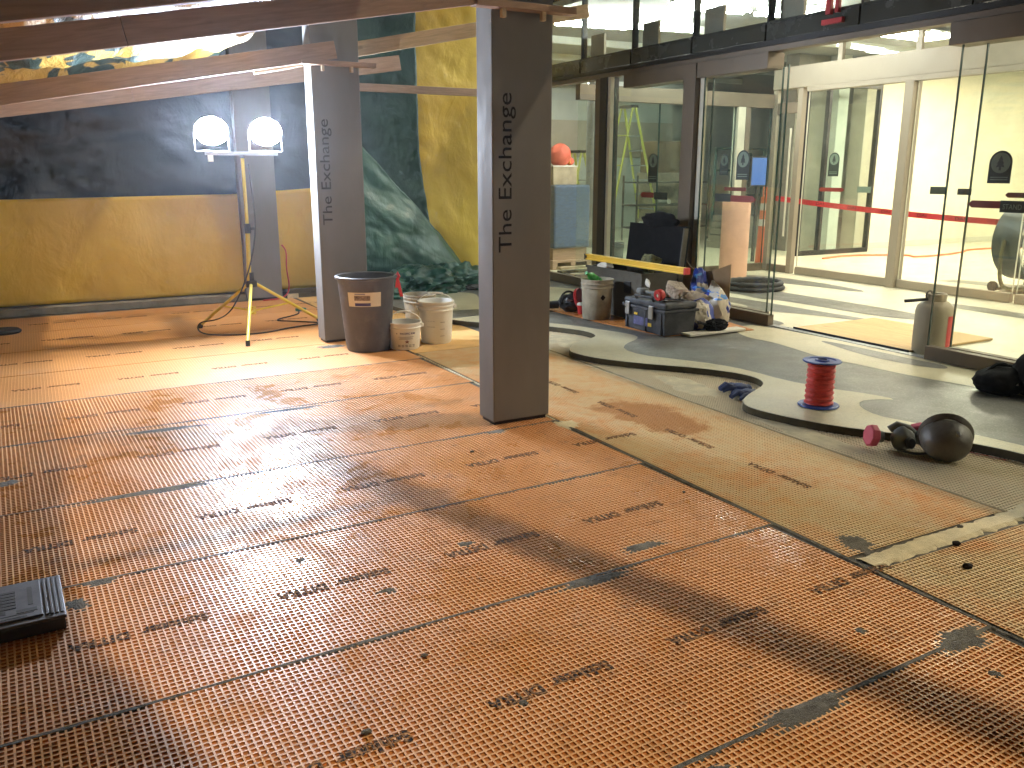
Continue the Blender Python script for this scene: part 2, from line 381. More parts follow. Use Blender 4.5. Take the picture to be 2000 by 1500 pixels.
# one patch of cells: ribs on top, square recess below
def cell_mesh(n):
    b = bmesh.new(); p = .02; rw = .0028; dp = .0042; sl = .0006
    for i in range(n):
        for j in range(n):
            x0, y0 = i*p, j*p; x1, y1 = x0+p, y0+p
            o = [b.verts.new(v) for v in ((x0,y0,0),(x1,y0,0),(x1,y1,0),(x0,y1,0))]
            t = [b.verts.new(v) for v in ((x0+rw,y0+rw,0),(x1-rw,y0+rw,0),(x1-rw,y1-rw,0),(x0+rw,y1-rw,0))]
            q = [b.verts.new(v) for v in ((x0+rw+sl,y0+rw+sl,-dp),(x1-rw-sl,y0+rw+sl,-dp),(x1-rw-sl,y1-rw-sl,-dp),(x0+rw+sl,y1-rw-sl,-dp))]
            for k in range(4):
                k2 = (k+1) % 4
                b.faces.new((o[k], o[k2], t[k2], t[k])).material_index = 1; b.faces.new((t[k], t[k2], q[k2], q[k]))
            b.faces.new(q)
    bmesh.ops.remove_doubles(b, verts=b.verts, dist=1e-5)
    me = bpy.data.meshes.new('mat_cells'); b.to_mesh(me); b.free(); return me
cellsA = cell_mesh(5); cellsA.materials.append(m_mat); cellsA.materials.append(m_rib)
cellsC = cell_mesh(5); cellsC.materials.append(mat_mat('orange_mat_buried', True, False, .72)); cellsC.materials.append(mat_mat('orange_mat_rib_buried', True, True, .72))
cellsB = cell_mesh(5); cellsB.materials.append(m_mat_d); cellsB.materials.append(m_rib_d)
def sheet(me, x, y, rz, nx, ny, z=0.0):
    o = bpy.data.objects.new('mat_sheet', me); COL.objects.link(o); o.parent = flr
    o.location = (x, y, z); o.rotation_euler = (0, 0, rz)
    for cnt, ax in ((nx, 0), (ny, 1)):
        a = o.modifiers.new('array', 'ARRAY'); a.use_relative_offset = False; a.use_constant_offset = True; a.count = cnt
        a.constant_offset_displace = tuple(.1 if i == ax else 0 for i in range(3))
        a.use_merge_vertices = False
    return o
def printing(parent, L, y, period, off, size, wid):
    x = off
    while x < L-.05:
        # reads towards -x, seen upside down from the camera; sits just below the rib tops
        text('printed_name', 'Schluter  DITRA', size, m_print, parent, axes((x+wid, y, .0008), (-1, 0, 0), (0, -1, 0)), .0004, wid, .0022)
        x += period
rows = [(.52, .035), (1.475, .035), (2.434, .035), (3.327, .035), (4.20, .035), (5.30, .035), (6.2, .035), (7.15, .035), (8.1, .035), (9.05, .035), (10.0, .035)]
for i in range(len(rows)-1):
    (ya, ta), (yb, tb) = rows[i], rows[i+1]; t = (ta+tb)/2; wd = (yb-ya)*math.cos(t)-.013
    L = 3.6 if i < 6 else 5.0
    if i < 6:
        nx = 36; ny = int(wd/.1*1.0); s_ = wd/(ny*.1)
        o = sheet(cellsA, 2.592-3.6*math.cos(t), ya+.008-3.6*math.sin(t), t, nx, ny); o.scale = (1, s_, 1)
        printing(o, 3.6, ny*.05, .655, [.12, .015, .31, .18, .05, .4][i], .062, .42)
    else:
        o = B().box(0, L, 0, wd, -.004, 0).done('mat_sheet', m_mat_far, flr); o.location = (2.592-L*math.cos(t), ya+.008-L*math.sin(t), 0); o.rotation_euler = (0, 0, t)
        printing(o, L, wd*.5, .655, [.2, .05, .4, .3][i-6], .06, .42)
        for ch in o.children: ch.location.z = .0012
# dusty sheets beyond the long seam
def dsheet(x0, x1, y0, y1, rz=0.0, z=0.0, me=None):
    nx = max(1, round((x1-x0)/.1)); ny = max(1, round((y1-y0)/.1))
    o = sheet(me or cellsB, x0, y0, rz, nx, ny, z); o.scale = ((x1-x0)/(nx*.1), (y1-y0)/(ny*.1), 1); return o
d1 = dsheet(2.612, 3.575, 2.06, 6.4, -.004); d2 = dsheet(2.612, 3.575, -.6, 1.93, -.004); d3 = dsheet(3.60, 4.45, -.4, 6.9, .02, -.002, cellsC)
d4 = B().box(2.612, 3.5, 6.41, 10.0, -.004, 0).done('mat_sheet', M('dusty_far_mat', (.62, .38, .14), .8, var=.2, scale=3, kind='World'), flr)
for d, ys in ((d1, (.6, 1.27, 1.95, 2.6)), (d2, (.4, 1.1, 1.8))):
    for y in ys: text('printed_name', 'Schluter  DITRA', .058, m_print, d, axes((.48, y, .0008), (0, 1, 0), (-1, 0, 0)), .0004, .4, .0022)
# thinset squeezed along the seams: irregular strips with real thickness
def strip(pts, w0, w1, h, mat, seed, name='mortar_seam', parent=flr, step=.025):
    pts = [Vector((x, y, 0)) for x, y in pts]; b = bmesh.new(); rows_ = []; acc = 0
    for a, c in zip(pts, pts[1:]):
        n = max(1, int((c-a).length/step)); d = (c-a).normalized(); nr = Vector((-d.y, d.x, 0))
        for i in range(n+1):
            p = a+(c-a)*(i/n); acc += step; q = noise.noise(Vector((acc*2.2, seed, 0)))*.5+.5; q2 = noise.noise(Vector((acc*22, seed+5, 1)))
            wl_ = (w0+(w1-w0)*q)*(.75+.5*q2); wr = (w0+(w1-w0)*q)*(.75-.5*q2)
            hh = h*(.6+.6*noise.noise(Vector((acc*9, seed, 4))))
            rows_.append([b.verts.new(p+nr*wl_*k1+Vector((0,0,z))) for k1, z in ((1, -.005), (.55, hh), (-.1, hh*.9))]+[b.verts.new(p-nr*wr*k1+Vector((0,0,z))) for k1, z in ((.6, hh), (1, -.005))])
    for r0, r1 in zip(rows_, rows_[1:]):
        for k in range(4): b.faces.new((r0[k], r0[k+1], r1[k+1], r1[k]))
    bmesh.ops.recalc_face_normals(b, faces=b.faces)
    me = bpy.data.meshes.new(name); b.to_mesh(me); b.free(); return link(name, me, mat, parent)
strip([(2.60, -.5), (2.60, 1.6), (2.597, 3), (2.602, 4.2)], .008, .026, .0014, m_thin, 1)
strip([(2.602, 4.2), (2.604, 6.3)], .006, .013, .0025, m_thin2, 2)
strip([(3.60, -.4), (3.585, 2), (3.59, 4.2), (3.66, 6.4)], .010, .018, .003, M('tan_thinset', (.34, .28, .17), .9, var=.25, scale=12, kind='World', bs=.4), 3)
for i, (ya, ta) in enumerate(rows[1:7]):
    strip([(2.60-3.4, ya-ta*3.4), (1.4, ya-ta*1.2), (2.60, ya)], .005, .024, .0012, m_thin, 10+i)
strip([(2.63, 1.99), (3.0, 2.0), (3.56, 2.0), (3.8, 2.02)], .055, .085, .005, m_thin2, 30, 'mortar_band')
def splat(x, y, r, seed, mat, h=.004, name='mortar_patch', sx=1., sy=1.):
    b = bmesh.new(); n = 64; c = b.verts.new((0, 0, h*.5)); rings = []
    for kr, zz in ((.35, .0012), (.62, .0004), (.85, -.0014), (1.0, -.0045)):      # fills the cells: ribs show through towards its edge
        ring = []
        for k in range(n):
            a = 2*math.pi*k/n; d = Vector((math.cos(a), math.sin(a), 0)); q = r*(.78+.34*noise.noise(d*1.1+Vector((seed, 0, 0)))+.22*noise.noise(d*3.1+Vector((seed, 2, 0)))+.12*noise.noise(d*9+Vector((seed, 5, 0))))
            ring.append(b.verts.new((d.x*q*kr*sx, d.y*q*kr*sy, zz+.0008*noise.noise(Vector((d.x*q*60, d.y*q*60, seed)))+(.0006 if kr < .7 else 0))))
        rings.append(ring)
    for k in range(n):
        k2 = (k+1) % n; b.faces.new((c, rings[0][k], rings[0][k2]))
        for r0, r1 in zip(rings, rings[1:]): b.faces.new((r0[k], r1[k], r1[k2], r0[k2]))
    me = bpy.data.meshes.new(name); b.to_mesh(me); b.free(); o = link(name, me, mat, flr); o.location = (x, y, 0); return o
for x, y, r, s_, mt, sx, sy in ((1.37,2.88,.05,1,m_thin,1.1,.7),(.95,2.66,.045,2,m_thin,1.2,.6),(1.98,2.52,.09,3,m_thin,1.6,.5),(2.74,2.13,.11,4,m_thin,.9,1.2),(2.44,1.47,.13,5,m_thin,1.3,.7),(1.72,1.44,.12,6,m_thin,1.8,.5),
        (.06,3.22,.07,7,m_thin,1.3,.7),(-.02,3.08,.06,8,m_thin,.9,1.2),(1.28,1.38,.09,9,m_thin,1.5,.4),(.75,3.05,.03,10,m_thin,1,1),(2.18,4.16,.08,12,m_thin,1.3,.5),(2.62,4.1,.10,13,m_thin2,1,1.2),(2.1,7.0,.14,14,m_thin,1.3,.8),
        (.55,5.12,.16,15,m_thin,2.2,.35),(1.3,5.2,.14,16,m_thin,2.5,.3),(.35,4.1,.2,17,m_thin,2.2,.25),(-.25,4.55,.06,18,m_thin,1.5,1),(1.65,2.37,.12,19,m_thin,1.8,.4),(2.2,1.66,.03,20,m_thin,1,1),(2.35,1.3,.03,21,m_thin,1,1),(1.05,1.85,.025,22,m_thin,1,1),
        (3.95,5.3,.3,31,m_thin2,1,2),(3.85,4.5,.22,32,m_thin2,.8,2),(3.7,3.3,.2,33,m_thin2,.6,2.4),(4.0,6.3,.3,34,m_thin2,1,1.3)):
    splat(x, y, r, s_, mt, .0035, sx=sx, sy=sy)
for x, y, r in ((3.08,1.93,.016),(2.93,1.78,.018),(3.25,2.03,.012),(.62,1.93,.012),(2.5,2.9,.008),(1.9,3.9,.01),(.9,2.2,.01)):
    B().blob((x, y, r*.4), (r, r*.8, r*.5), .5, 2, x, 2).done('mortar_crumb', m_ink if r > .013 else m_thin, flr)

# raised terrazzo topping with its wavy broken edge
EDGE = [(3.30,10.55),(3.22,9.2),(3.30,8.1),(3.458,7.43),(3.65,7.2),(3.852,7.02),(4.0,6.86),(4.106,6.694),(4.227,6.449),(4.25,6.28),(4.21,6.14),(4.12,6.07),(4.0,6.03),(3.85,5.95),(3.732,5.825),(3.66,5.72),(3.64,5.60),(3.67,5.42),(3.761,5.233),(3.9,5.02),(4.07,4.825),(4.18,4.68),(4.253,4.536),(4.295,4.42),(4.305,4.33),(4.285,4.24),(4.235,4.16),(4.16,4.10),(4.075,4.055),(3.96,4.0),(3.858,3.938),(3.78,3.88),(3.735,3.82),(3.71,3.75),(3.712,3.66),(3.735,3.53),(3.77,3.406),(3.86,3.2),(3.984,3.014),(4.10,2.86),(4.196,2.729),(4.26,2.57),(4.298,2.4),(4.31,1.9),(4.15,1.3),(3.95,.8),(4.1,.2),(4.4,-.6),(4.3,-2),(4.2,-4)]
def smooth_poly(p, it=2):
    for _ in range(it):
        q = [p[0]]
        for a, c in zip(p, p[1:]): q += [(a[0]*.75+c[0]*.25, a[1]*.75+c[1]*.25), (a[0]*.25+c[0]*.75, a[1]*.25+c[1]*.75)]
        q.append(p[-1]); p = q
    return p
ES = smooth_poly(EDGE)
TZ = .042
poly = ES+[(5.93, -4), (5.93, 10.55)]; npl = len(poly)
tris = tessellate_polygon([[Vector((x, y, 0)) for x, y in poly]])
me = bpy.data.meshes.new('terrazzo_floor')
me.from_pydata([(x, y, TZ) for x, y in poly]+[(x, y, -.01) for x, y in poly], [], [tuple(t_) for t_ in tris]+[(i, (i+1) % npl, npl+(i+1) % npl, npl+i) for i in range(npl)]); me.update()
slab = link('terrazzo_floor', me, m_tgrey); struct(slab); slab['label'] = 'raised grey and cream terrazzo topping with a wavy cut edge'
slab.data.materials.append(m_tedge_shade)
for f in slab.data.polygons:
    if abs(f.normal.z) < .5: f.material_index = 1
def inlay(p, mat, z, parent, sm=True, name='terrazzo_inlay'):
    if sm: p = smooth_poly(p+[p[0]], 2)[:-1]
    a = sum(p[i][0]*p[(i+1) % len(p)][1]-p[(i+1) % len(p)][0]*p[i][1] for i in range(len(p)))
    if a < 0: p = p[::-1]
    me = bpy.data.meshes.new(name); me.from_pydata([(x, y, z) for x, y in p], [], tessellate_polygon([[Vector((x, y, 0)) for x, y in p]])); me.update()
    if me.polygons[0].normal.z < 0: me.flip_normals()
    return link(name, me, mat, parent)
inner = [(4.45,2.2),(4.42,2.6),(4.36,2.85),(4.28,3.1),(4.24,3.25),(4.30,3.42),(4.42,3.52),(4.55,3.50),(4.66,3.42),(4.62,3.62),(4.50,3.85),(4.42,4.15),(4.42,4.5),(4.36,4.75),(4.2,5.05),(4.06,5.3),(4.07,5.55),(4.22,5.72),(4.42,5.83),(4.52,5.95),(4.50,6.15),(4.40,6.4),(4.32,6.65),(4.15,6.95),(3.95,7.25),(3.8,7.6)]
i0 = min(range(len(ES)), key=lambda i: (ES[i][0]-3.458)**2+(ES[i][1]-7.6)**2); i1 = min(range(len(ES)), key=lambda i: (ES[i][0]-4.305)**2+(ES[i][1]-2.2)**2)
inlay([(x+.004, y) for x, y in ES[i0:i1+1]]+smooth_poly(inner, 1), m_tcream, TZ+.002, slab, False)
inlay([(5.9,2.6),(5.9,5.85),(5.62,5.9),(5.42,5.72),(5.30,5.42),(5.35,5.22),(5.30,4.9),(5.23,4.55),(5.28,4.15),(5.30,3.8),(5.42,3.3),(5.48,2.6)], m_tcream, TZ+.002, slab)
inlay([(5.68,4.86),(5.72,5.02),(5.78,4.98),(5.80,4.6),(5.78,4.2),(5.82,3.9),(5.68,3.8),(5.58,4.1),(5.58,4.5)], m_tgrey, TZ+.004, slab)
inlay([(5.0,2.65),(5.12,2.75),(5.2,2.6),(5.2,2.1),(4.9,2.1),(4.86,2.4)], m_tcream, TZ+.002, slab)
inlay([(4.7,8.1),(5.1,7.9),(5.6,8.2),(5.8,8.6),(5.5,9.2),(5.0,9.4),(4.6,8.9)], m_tcream, TZ+.002, slab)
inlay([(3.7,8.0),(4.2,7.9),(4.5,8.2),(4.3,8.6),(4.5,9.1),(4.1,9.4),(3.8,9.0)], m_tcream, TZ+.002, slab)
# vestibule and lobby floor
lob = struct(B().box(5.935, 22, -4, 20, -.01, TZ-.001).done('lobby_floor', m_lfloor)); lob['label'] = 'pale lobby terrazzo with grey wavy inlays'
for p in ([(7.0,8.1),(7.5,8.05),(7.75,7.75),(7.7,7.2),(7.75,6.4),(7.7,5.4),(7.45,5.2),(7.25,5.6),(7.22,6.3),(7.2,6.9),(7.05,7.15),(7.15,7.45)],
          [(6.75,8.2),(6.85,7.6),(6.95,7.0),(6.95,6.4),(7.02,5.6),(7.0,5.2),(6.9,5.2),(6.8,5.9),(6.55,6.4),(6.42,6.45),(6.45,6.7),(6.6,6.75),(6.62,7.1),(6.55,7.6),(6.5,8.2)],
          [(6.0,5.75),(6.15,5.8),(6.2,6.2),(6.1,6.8),(6.25,7.4),(6.0,7.8),(5.96,6.6)],
          [(9.6,8.7),(9.9,8.6),(9.9,7.2),(9.75,6.0),(9.55,6.2),(9.55,7.6),(9.4,8.2)],
          [(10.3,7.2),(10.7,7.1),(10.8,6.0),(10.6,5.2),(10.35,5.4),(10.4,6.4)],
          [(9.45,5.9),(9.6,5.0),(9.6,3.6),(9.4,3.6),(9.38,5.0)],
          [(8.3,8.9),(8.7,8.8),(8.8,8.0),(8.7,7.0),(8.5,6.9),(8.45,7.6),(8.25,8.2)],
          [(8.4,6.0),(8.6,6.2),(8.7,5.4),(8.6,4.2),(8.4,4.0),(8.35,5.0)]):
    inlay(p, m_tgrey, TZ+.002, lob)

# ================================================================== BUILDING
FX = 5.92
fac = thing('storefront_facade', 'glass storefront with tan door headers and dark mullions on the right', 'facade', (FX, 0, 0))
bays = [-3.9, -2.9, -1.9, -.9, .1, 1.1, 2.1, 3.1, 4.09, 5.05, 6.06, 7.06, 8.06, 9.06, 10.06, 11.06]
ZT = 3.5
for y0, y1 in zip(bays, bays[1:]):
    B().box(0, .012, y0+.02, y1-.02, 2.72, ZT-.05).done('upper_pane', m_gl_up, fac)
    B().box(-.03, .0, y0+.012, y1-.012, 2.565, 2.695).done('spandrel_panel', m_spand, fac)
    B().box(-.02, .01, y0+.02, y1-.02, 2.702, 2.722).done('sill_strip', m_spand, fac)
for y in bays:
    B().box(-.012, .06, y-.011, y+.011, 2.545, ZT-.02).done('mullion', m_dark, fac)
B().box(-.006, .10, -3.9, 11.1, 2.692, 2.7015).done('transom_line', m_dark, fac)
B().box(-.045, .12, -3.9, 11.1, 2.515, 2.56).done('dark_transom', m_dark, fac)
B().box(-.02, .10, -3.9, 11.1, 2.468, 2.514).done('head_track', m_tan, fac)
B().box(.0, .12, -3.9, 11.1, ZT-.049, ZT+.1).done('roof_edge', m_dark, fac)
for y in (9.06, 8.06, 7.06, 6.06):
    B().box(.10, .13, y-.30, y-.03, 2.72, 2.98).done('blocking_panel', m_tanl, fac)
def header(y0, y1, z0=2.325, z1=2.467): return B().box(-.05, .15, y0, y1, z0, z1).done('door_header', m_tan, fac, bevel=.004)
header(7.125, 8.15); header(5.99, 6.935); header(-3.9, 4.23, 2.31, 2.466)
B().box(-.06, .10, 6.94, 7.12, TZ, 2.466).done('door_post', m_tan, fac, bevel=.004)
B().box(.0, .03, 7.122, 7.16, TZ, 2.324).done('post_trim', m_pale, fac); B().box(.0, .03, 6.86, 6.936, TZ, 2.324).done('post_trim', m_pale, fac)
B().box(-.05, .12, 8.47, 8.60, TZ, 2.466).done('mullion_post', m_dark, fac)
B().box(-.03, .02, 8.42, 8.469, TZ, 2.466).done('post_trim', m_pale, fac); B().box(.0, .05, 8.601, 8.76, TZ, 2.466).done('post_trim', m_tan, fac)
def pane(x, y0, y1, z0, z1, mat=m_glass, rail=.10, name='glass_pane'):
    p = B().box(x-.006, x+.006, y0, y1, z0+rail, z1).done(name, mat, fac)
    for y in (y0, y1): B().box(x-.0075, x+.0075, y-.004, y+.004, z0+rail, z1).done('glass_edge', m_gledge, p)
    if rail: B().box(x-.035, x+.035, y0, y1, z0, z0+rail+.005).done('bottom_rail', m_tan, p, bevel=.004)
    return p
P_left = pane(.01, 8.77, 11.0, TZ, 2.466); P_door = pane(.03, 7.17, 8.41, TZ, 2.35, m_gl_green); P_side = pane(-.01, 5.77, 6.85, TZ, 2.34)
P_right = pane(-.01, 2.55, 4.14, TZ, 2.32); pane(-.01, .95, 2.5, TZ, 2.32); pane(-.01, -.7, .9, TZ, 2.32); pane(-.01, -2.4, -.75, TZ, 2.32)
pane(.09, 5.93, 6.84, TZ, 2.34); pane(.09, 2.6, 4.02, TZ, 2.32)
B().box(-.03, .05, 4.14, 5.77, TZ+.0005, TZ+.008).done('threshold', m_galv, fac)
# decals on the door glass
def arch_decal(P, x, y, z, wd, h, nm='arch_decal'):
    def tf(p): return [(x, y-a, z+c) for a, c in p]
    def plate(poly, x0, mat, name, par):
        b = B(); vs1 = [b.b.verts.new((x0, y-a, z+c)) for a, c in poly]; vs2 = [b.b.verts.new((x0-.0012, y-a, z+c)) for a, c in poly]
        b.b.faces.new(vs1); b.b.faces.new(vs2[::-1])
        for i in range(len(poly)): b.b.faces.new((vs1[i], vs1[(i+1) % len(poly)], vs2[(i+1) % len(poly)], vs2[i]))
        return b.done(name, mat, par)
    r = wd/2; cz = h-r
    d = plate([(-r, 0), (r, 0)]+[(r*math.cos(t*math.pi/14), cz+r*math.sin(t*math.pi/14)) for t in range(15)], x, m_decal, nm, P)
    plate([(r*.84*math.cos(t*math.pi/12), cz+r*.84*math.sin(t*math.pi/12)) for t in range(24)], x-.0016, m_decal2, 'decal_disc', d)
    s = r*.6
    plate([(a*s, cz+c*s) for a, c in ((0,1),(.32,.45),(.2,.42),(.52,-.1),(.38,-.12),(.62,-.6),(.16,-.52),(.16,-1),(-.16,-1),(-.16,-.52),(-.62,-.6),(-.38,-.12),(-.52,-.1),(-.2,.42),(-.32,.45))], x-.0032, m_decal, 'decal_arrow', d)
    for k in range(2): plate([(-r*.75, h*.1+k*h*.07), (r*.75, h*.1+k*h*.07), (r*.75, h*.13+k*h*.07), (-r*.75, h*.13+k*h*.07)], x-.0016, m_decal2, 'decal_line', d)
def strip_decal(P, x, y, z, wd, h, mat, tip=None, name='strip_decal', txt=None, face=-1):
    t = h*.6; a, c = -wd/2, wd/2      # a = left in view (far y)
    poly = [(a, -h/2)] if tip != 'left' and tip != 'both' else [(a, 0), (a+t, -h/2)]
    poly += [(c, -h/2), (c, h/2)] if tip not in ('right', 'both') else [(c-t, -h/2), (c, 0), (c-t, h/2)]
    poly += [(a, h/2)] if tip not in ('left', 'both') else [(a+t, h/2)]
    b = B(); v1 = [b.b.verts.new((x, y-p, z+q)) for p, q in poly]; v2 = [b.b.verts.new((x-.0012, y-p, z+q)) for p, q in poly]
    b.b.faces.new(v1); b.b.faces.new(v2[::-1])
    for i in range(len(poly)): b.b.faces.new((v1[i], v1[(i+1) % len(poly)], v2[(i+1) % len(poly)], v2[i]))
    d = b.done(name, mat, P)
    if txt: text('decal_text', txt, h*.62, m_decal2, d, axes((x-.002, y+wd*.44, z-h*.22), (0, -1, 0), (0, 0, 1)), .0003, wd*.88)
    return d
arch_decal(P_door, .02, 7.66, 1.325, .16, .30); strip_decal(P_door, .02, 7.75, 1.185, .24, .055, m_darkred, 'left'); strip_decal(P_door, .02, 7.51, 1.18, .23, .075, m_decal)
arch_decal(P_side, -.02, 6.25, 1.36, .17, .27); arch_decal(P_side, .085, 6.62, 1.40, .12, .2); strip_decal(P_side, -.02, 6.50, 1.19, .22, .075, m_decal); strip_decal(P_side, -.02, 6.225, 1.185, .33, .06, m_darkred, 'right'); strip_decal(P_side, .085, 6.45, 1.27, .3, .035, m_darkred)
arch_decal(P_right, -.02, 3.745, 1.36, .165, .22); arch_decal(P_right, .085, 3.50, 1.37, .15, .20); strip_decal(P_right, -.02, 3.83, 1.215, .24, .05, m_darkred, 'left'); strip_decal(P_right, -.02, 3.555, 1.205, .31, .08, m_decal, None, 'strip_decal', 'STAND CLEAR')
strip_decal(P_right, .085, 3.6, 1.28, .3, .035, m_darkred, 'left'); strip_decal(P_right, .085, 4.06, 1.295, .11, .045, m_decal)
# red lettering on the spandrel
for nm, y0, y1, z0, z1 in (('red_letter', 5.315, 5.365, 2.675, 3.12), ('red_letter', 5.235, 5.27, 2.68, 3.12), ('red_underline', 5.19, 5.40, 2.598, 2.640)):
    B().box(-.07, -.035, y0, y1, z0, z1).done(nm, m_red, fac, bevel=.003)

# building shell
shell = thing('building_shell', 'lobby walls, ceiling and roof behind the glass storefront', 'building', (0, 0, 0))
B().box(5.95, 22, -4, 20, ZT-.12, ZT+.10).done('ceiling', m_ceil, shell)
B().box(22, 22.2, -4, 20, 0, ZT).done('back_wall', m_wallc, shell); B().box(5.95, 22, -4.2, -4.002, 0, ZT).done('side_wall', m_wallt, shell)
B().box(5.95, 22, 20, 20.2, 0, ZT).done('far_wall', m_wallg, shell); B().box(5.90, 5.95, 11.1, 20, 0, ZT).done('outer_wall', m_wallt, shell)
B().box(13.37, 21.9, 10.95, 11.1, TZ, ZT-.13).done('cream_wall', m_wallc, shell); B().box(12.97, 13.369, 10.80, 11.1, TZ, ZT-.13).done('pier', m_wallt, shell)
B().box(13.0, 21.9, 10.92, 10.949, TZ, .14).done('skirting', m_pale, shell)
B().box(11.75, 12.96, 11.25, 11.55, TZ, ZT-.13).done('stone_wall', m_stone, shell); B().box(12.5, 12.75, 11.0, 11.24, TZ, ZT-.13).done('wall_return', m_wallg, shell)
for k, (z0, z1, mt) in enumerate(((2.6, ZT-.13, m_wallg), (1.75, 2.595, m_wallt), (TZ, 1.745, m_wallg))):
    B().box(6.0, 14.5, 18.0-.05*(k == 1), 18.2, z0, z1).done('wall_panel', mt, shell)
for x in (7.6, 9.1, 10.6, 12.1): B().box(x, x+.02, 17.98, 17.999, TZ, 1.74).done('panel_joint', m_stone, shell)
for x, y in ((7.0, 12.6), (9.2, 13.6)):
    B().lathe([(0, TZ), (.16, TZ), (.16, ZT-.13), (0, ZT-.13)], 20, Matrix.Translation((x, y, 0))).done('round_pillar', m_galv, shell, 40)
for i in range(5): B().box(6.2, 14, 9.9+i*1.7, 9.98+i*1.7, ZT-.22, ZT-.121).done('ceiling_beam', m_wallg, shell)
# inner vestibule screen at x = 9.25
vest = thing('vestibule_screen', 'inner vestibule screen with taupe header, centre post and sliding glass doors', 'glass screen', (9.25, 0, 0))
B().box(-.06, .09, -3.9, 9.24, 2.52, 2.80).done('header', m_tanl, vest, bevel=.004); B().box(-.07, .06, -3.9, 8.62, 2.46, 2.518).done('door_track', m_tanl, vest)
for y in (7.06, 3.9, .8): B().box(-.075, .08, y-.06, y+.06, TZ, 2.459).done('post', m_tanl, vest, bevel=.004)
B().box(.09, .10, -3.9, 9.24, 2.802, ZT-.13).done('transom_pane', m_glass, vest)
for y0, y1 in ((7.13, 8.63), (5.55, 6.99), (3.97, 5.5), (.9, 3.8), (-3.9, .7)):
    p = B().box(-.006, .006, y0, y1, TZ+.10, 2.459).done('door_pane', m_glass, vest)
    B().box(-.035, .035, y0, y1, TZ+.004, TZ+.105).done('bottom_rail', m_tanl, p, bevel=.004)
    for y in (y0, y1): B().box(-.0075, .0075, y-.004, y+.004, TZ+.10, 2.459).done('glass_edge', m_pale, p)
    if y0 == 7.13: PI_ = p
    if y0 == 5.55: PJ_ = p
arch_decal(PI_, -.01, 8.12, 1.37, .17, .30); strip_decal(PI_, -.01, 8.13, 1.20, .42, .05, m_darkred, 'both'); strip_decal(PI_, -.01, 7.61, 1.21, .21, .075, m_decal2); strip_decal(PJ_, -.01, 6.57, 1.22, .22, .085, m_decal)
for y in (8.2, 7.06, 6.2): B().box(.02, .07, y-.035, y+.035, 2.80, 3.05).done('hanger', m_tanl, vest)
for y in (8.75, 9.2): B().box(-.04, .04, y-.04, y+.04, TZ, 2.518).done('jamb', m_tanl, vest)
dd = B().box(-.006, .006, 8.79, 9.16, TZ+.1, 2.2).done('hinged_door', m_glass, vest); B().box(-.03, .03, 8.79, 9.16, 2.2, 2.34).done('door_rail', m_tan, dd); B().box(-.03, .03, 8.79, 9.16, TZ+.004, TZ+.1).done('door_rail', m_tan, dd)
for x in (-.06,): B().tube([(x, 8.86, .55), (x, 8.86, 2.0)], .014, 8).done('pull_handle', m_pale, dd, 40)
side = thing('vestibule_side_wall', 'green tinted vestibule side glass with a white post', 'glass screen', (0, 9.25, 0))
B().box(5.99, 9.2, -.05, .05, 2.28, 2.46).done('header', m_tan, side); B().box(8.55, 8.68, -.05, .05, TZ, 2.279).done('post', m_pale, side); B().box(8.70, 8.78, -.04, .04, TZ, 2.279).done('post', m_tan, side)
for x0, x1 in ((6.0, 7.25), (7.27, 8.54), (8.79, 9.19)):
    p = B().box(x0, x1, -.006, .006, TZ+.1, 2.279).done('glass_pane', m_gl_green, side); B().box(x0, x1, -.03, .03, TZ, TZ+.105).done('bottom_rail', m_tan, p)
    B().box(x1-.006, x1+.006, -.008, .008, TZ+.1, 2.279).done('glass_edge', m_gledge, p)
dg_ = thing('lobby_window', 'dark framed lobby window beside the cream wall', 'window', (0, 10.5, 0))
for x0, x1, z0, z1 in ((11.19, 11.25, TZ, 2.85), (11.68, 11.74, TZ, 2.85), (12.88, 12.94, TZ, 2.85), (11.251, 11.679, TZ, .12), (11.741, 12.879, TZ, .12), (11.251, 11.679, 2.78, 2.85), (11.741, 12.879, 2.78, 2.85)):
    B().box(x0, x1, -.04, .04, z0, z1).done('frame', m_dark, dg_)
for x0, x1 in ((11.252, 11.678), (11.742, 12.878)): B().box(x0, x1, -.005, .005, .121, 2.779).done('pane', m_gl_green, dg_)
# ceiling lights in the building
def lightbox(name, label, x, y, z, lx, ly, mat, rz=0, group=None):
    t = thing(name, label, 'light', (x, y, z), rz, group)
    B().box(-lx/2, lx/2, -(ly/2 if mat is not m_cool else .05), (ly/2 if mat is not m_cool else .05), .012, .05).done('housing', m_wallg, t) 
    if mat is m_cool:
        for dy in (-.07, .07): B().tube([(-lx/2, dy, -.03), (lx/2, dy, -.03)], .02, 10).done('tube', mat, t, 40)
    else: B().box(-lx/2+.02, lx/2-.02, -ly/2+.02, ly/2-.02, 0, .0115).done('diffuser', mat, t)
    B().tube([(0, 0, .05), (0, 0, ZT-.125-z)], .008, 6).done('hanger', m_dark, t)
for i, (x, y, lb) in enumerate(((6.55, 9.78, 'glowing fluorescent fixture in the upper window beside the nearest column'), (7.46, 9.55, 'glowing fluorescent fixture behind the second upper window'), (7.09, 8.2, 'glowing fluorescent fixture behind the third upper window'), (8.25, 8.05, 'glowing fluorescent fixture beside the red letter sign'))):
    lightbox('fluorescent_light', lb, x, y, 3.27, 1.0, .30, m_cool, R(-8), 'fluorescent fixtures under the lobby ceiling')
for x, y, lb in ((8.5, 15.5, 'left of the ladders'), (11.5, 15.0, 'above the tall ladder')): lightbox('fluorescent_light', 'fluorescent fixture deep in the lobby '+lb, x, y, 3.27, 1.0, .30, m_cool, 0, 'deep lobby fixtures')
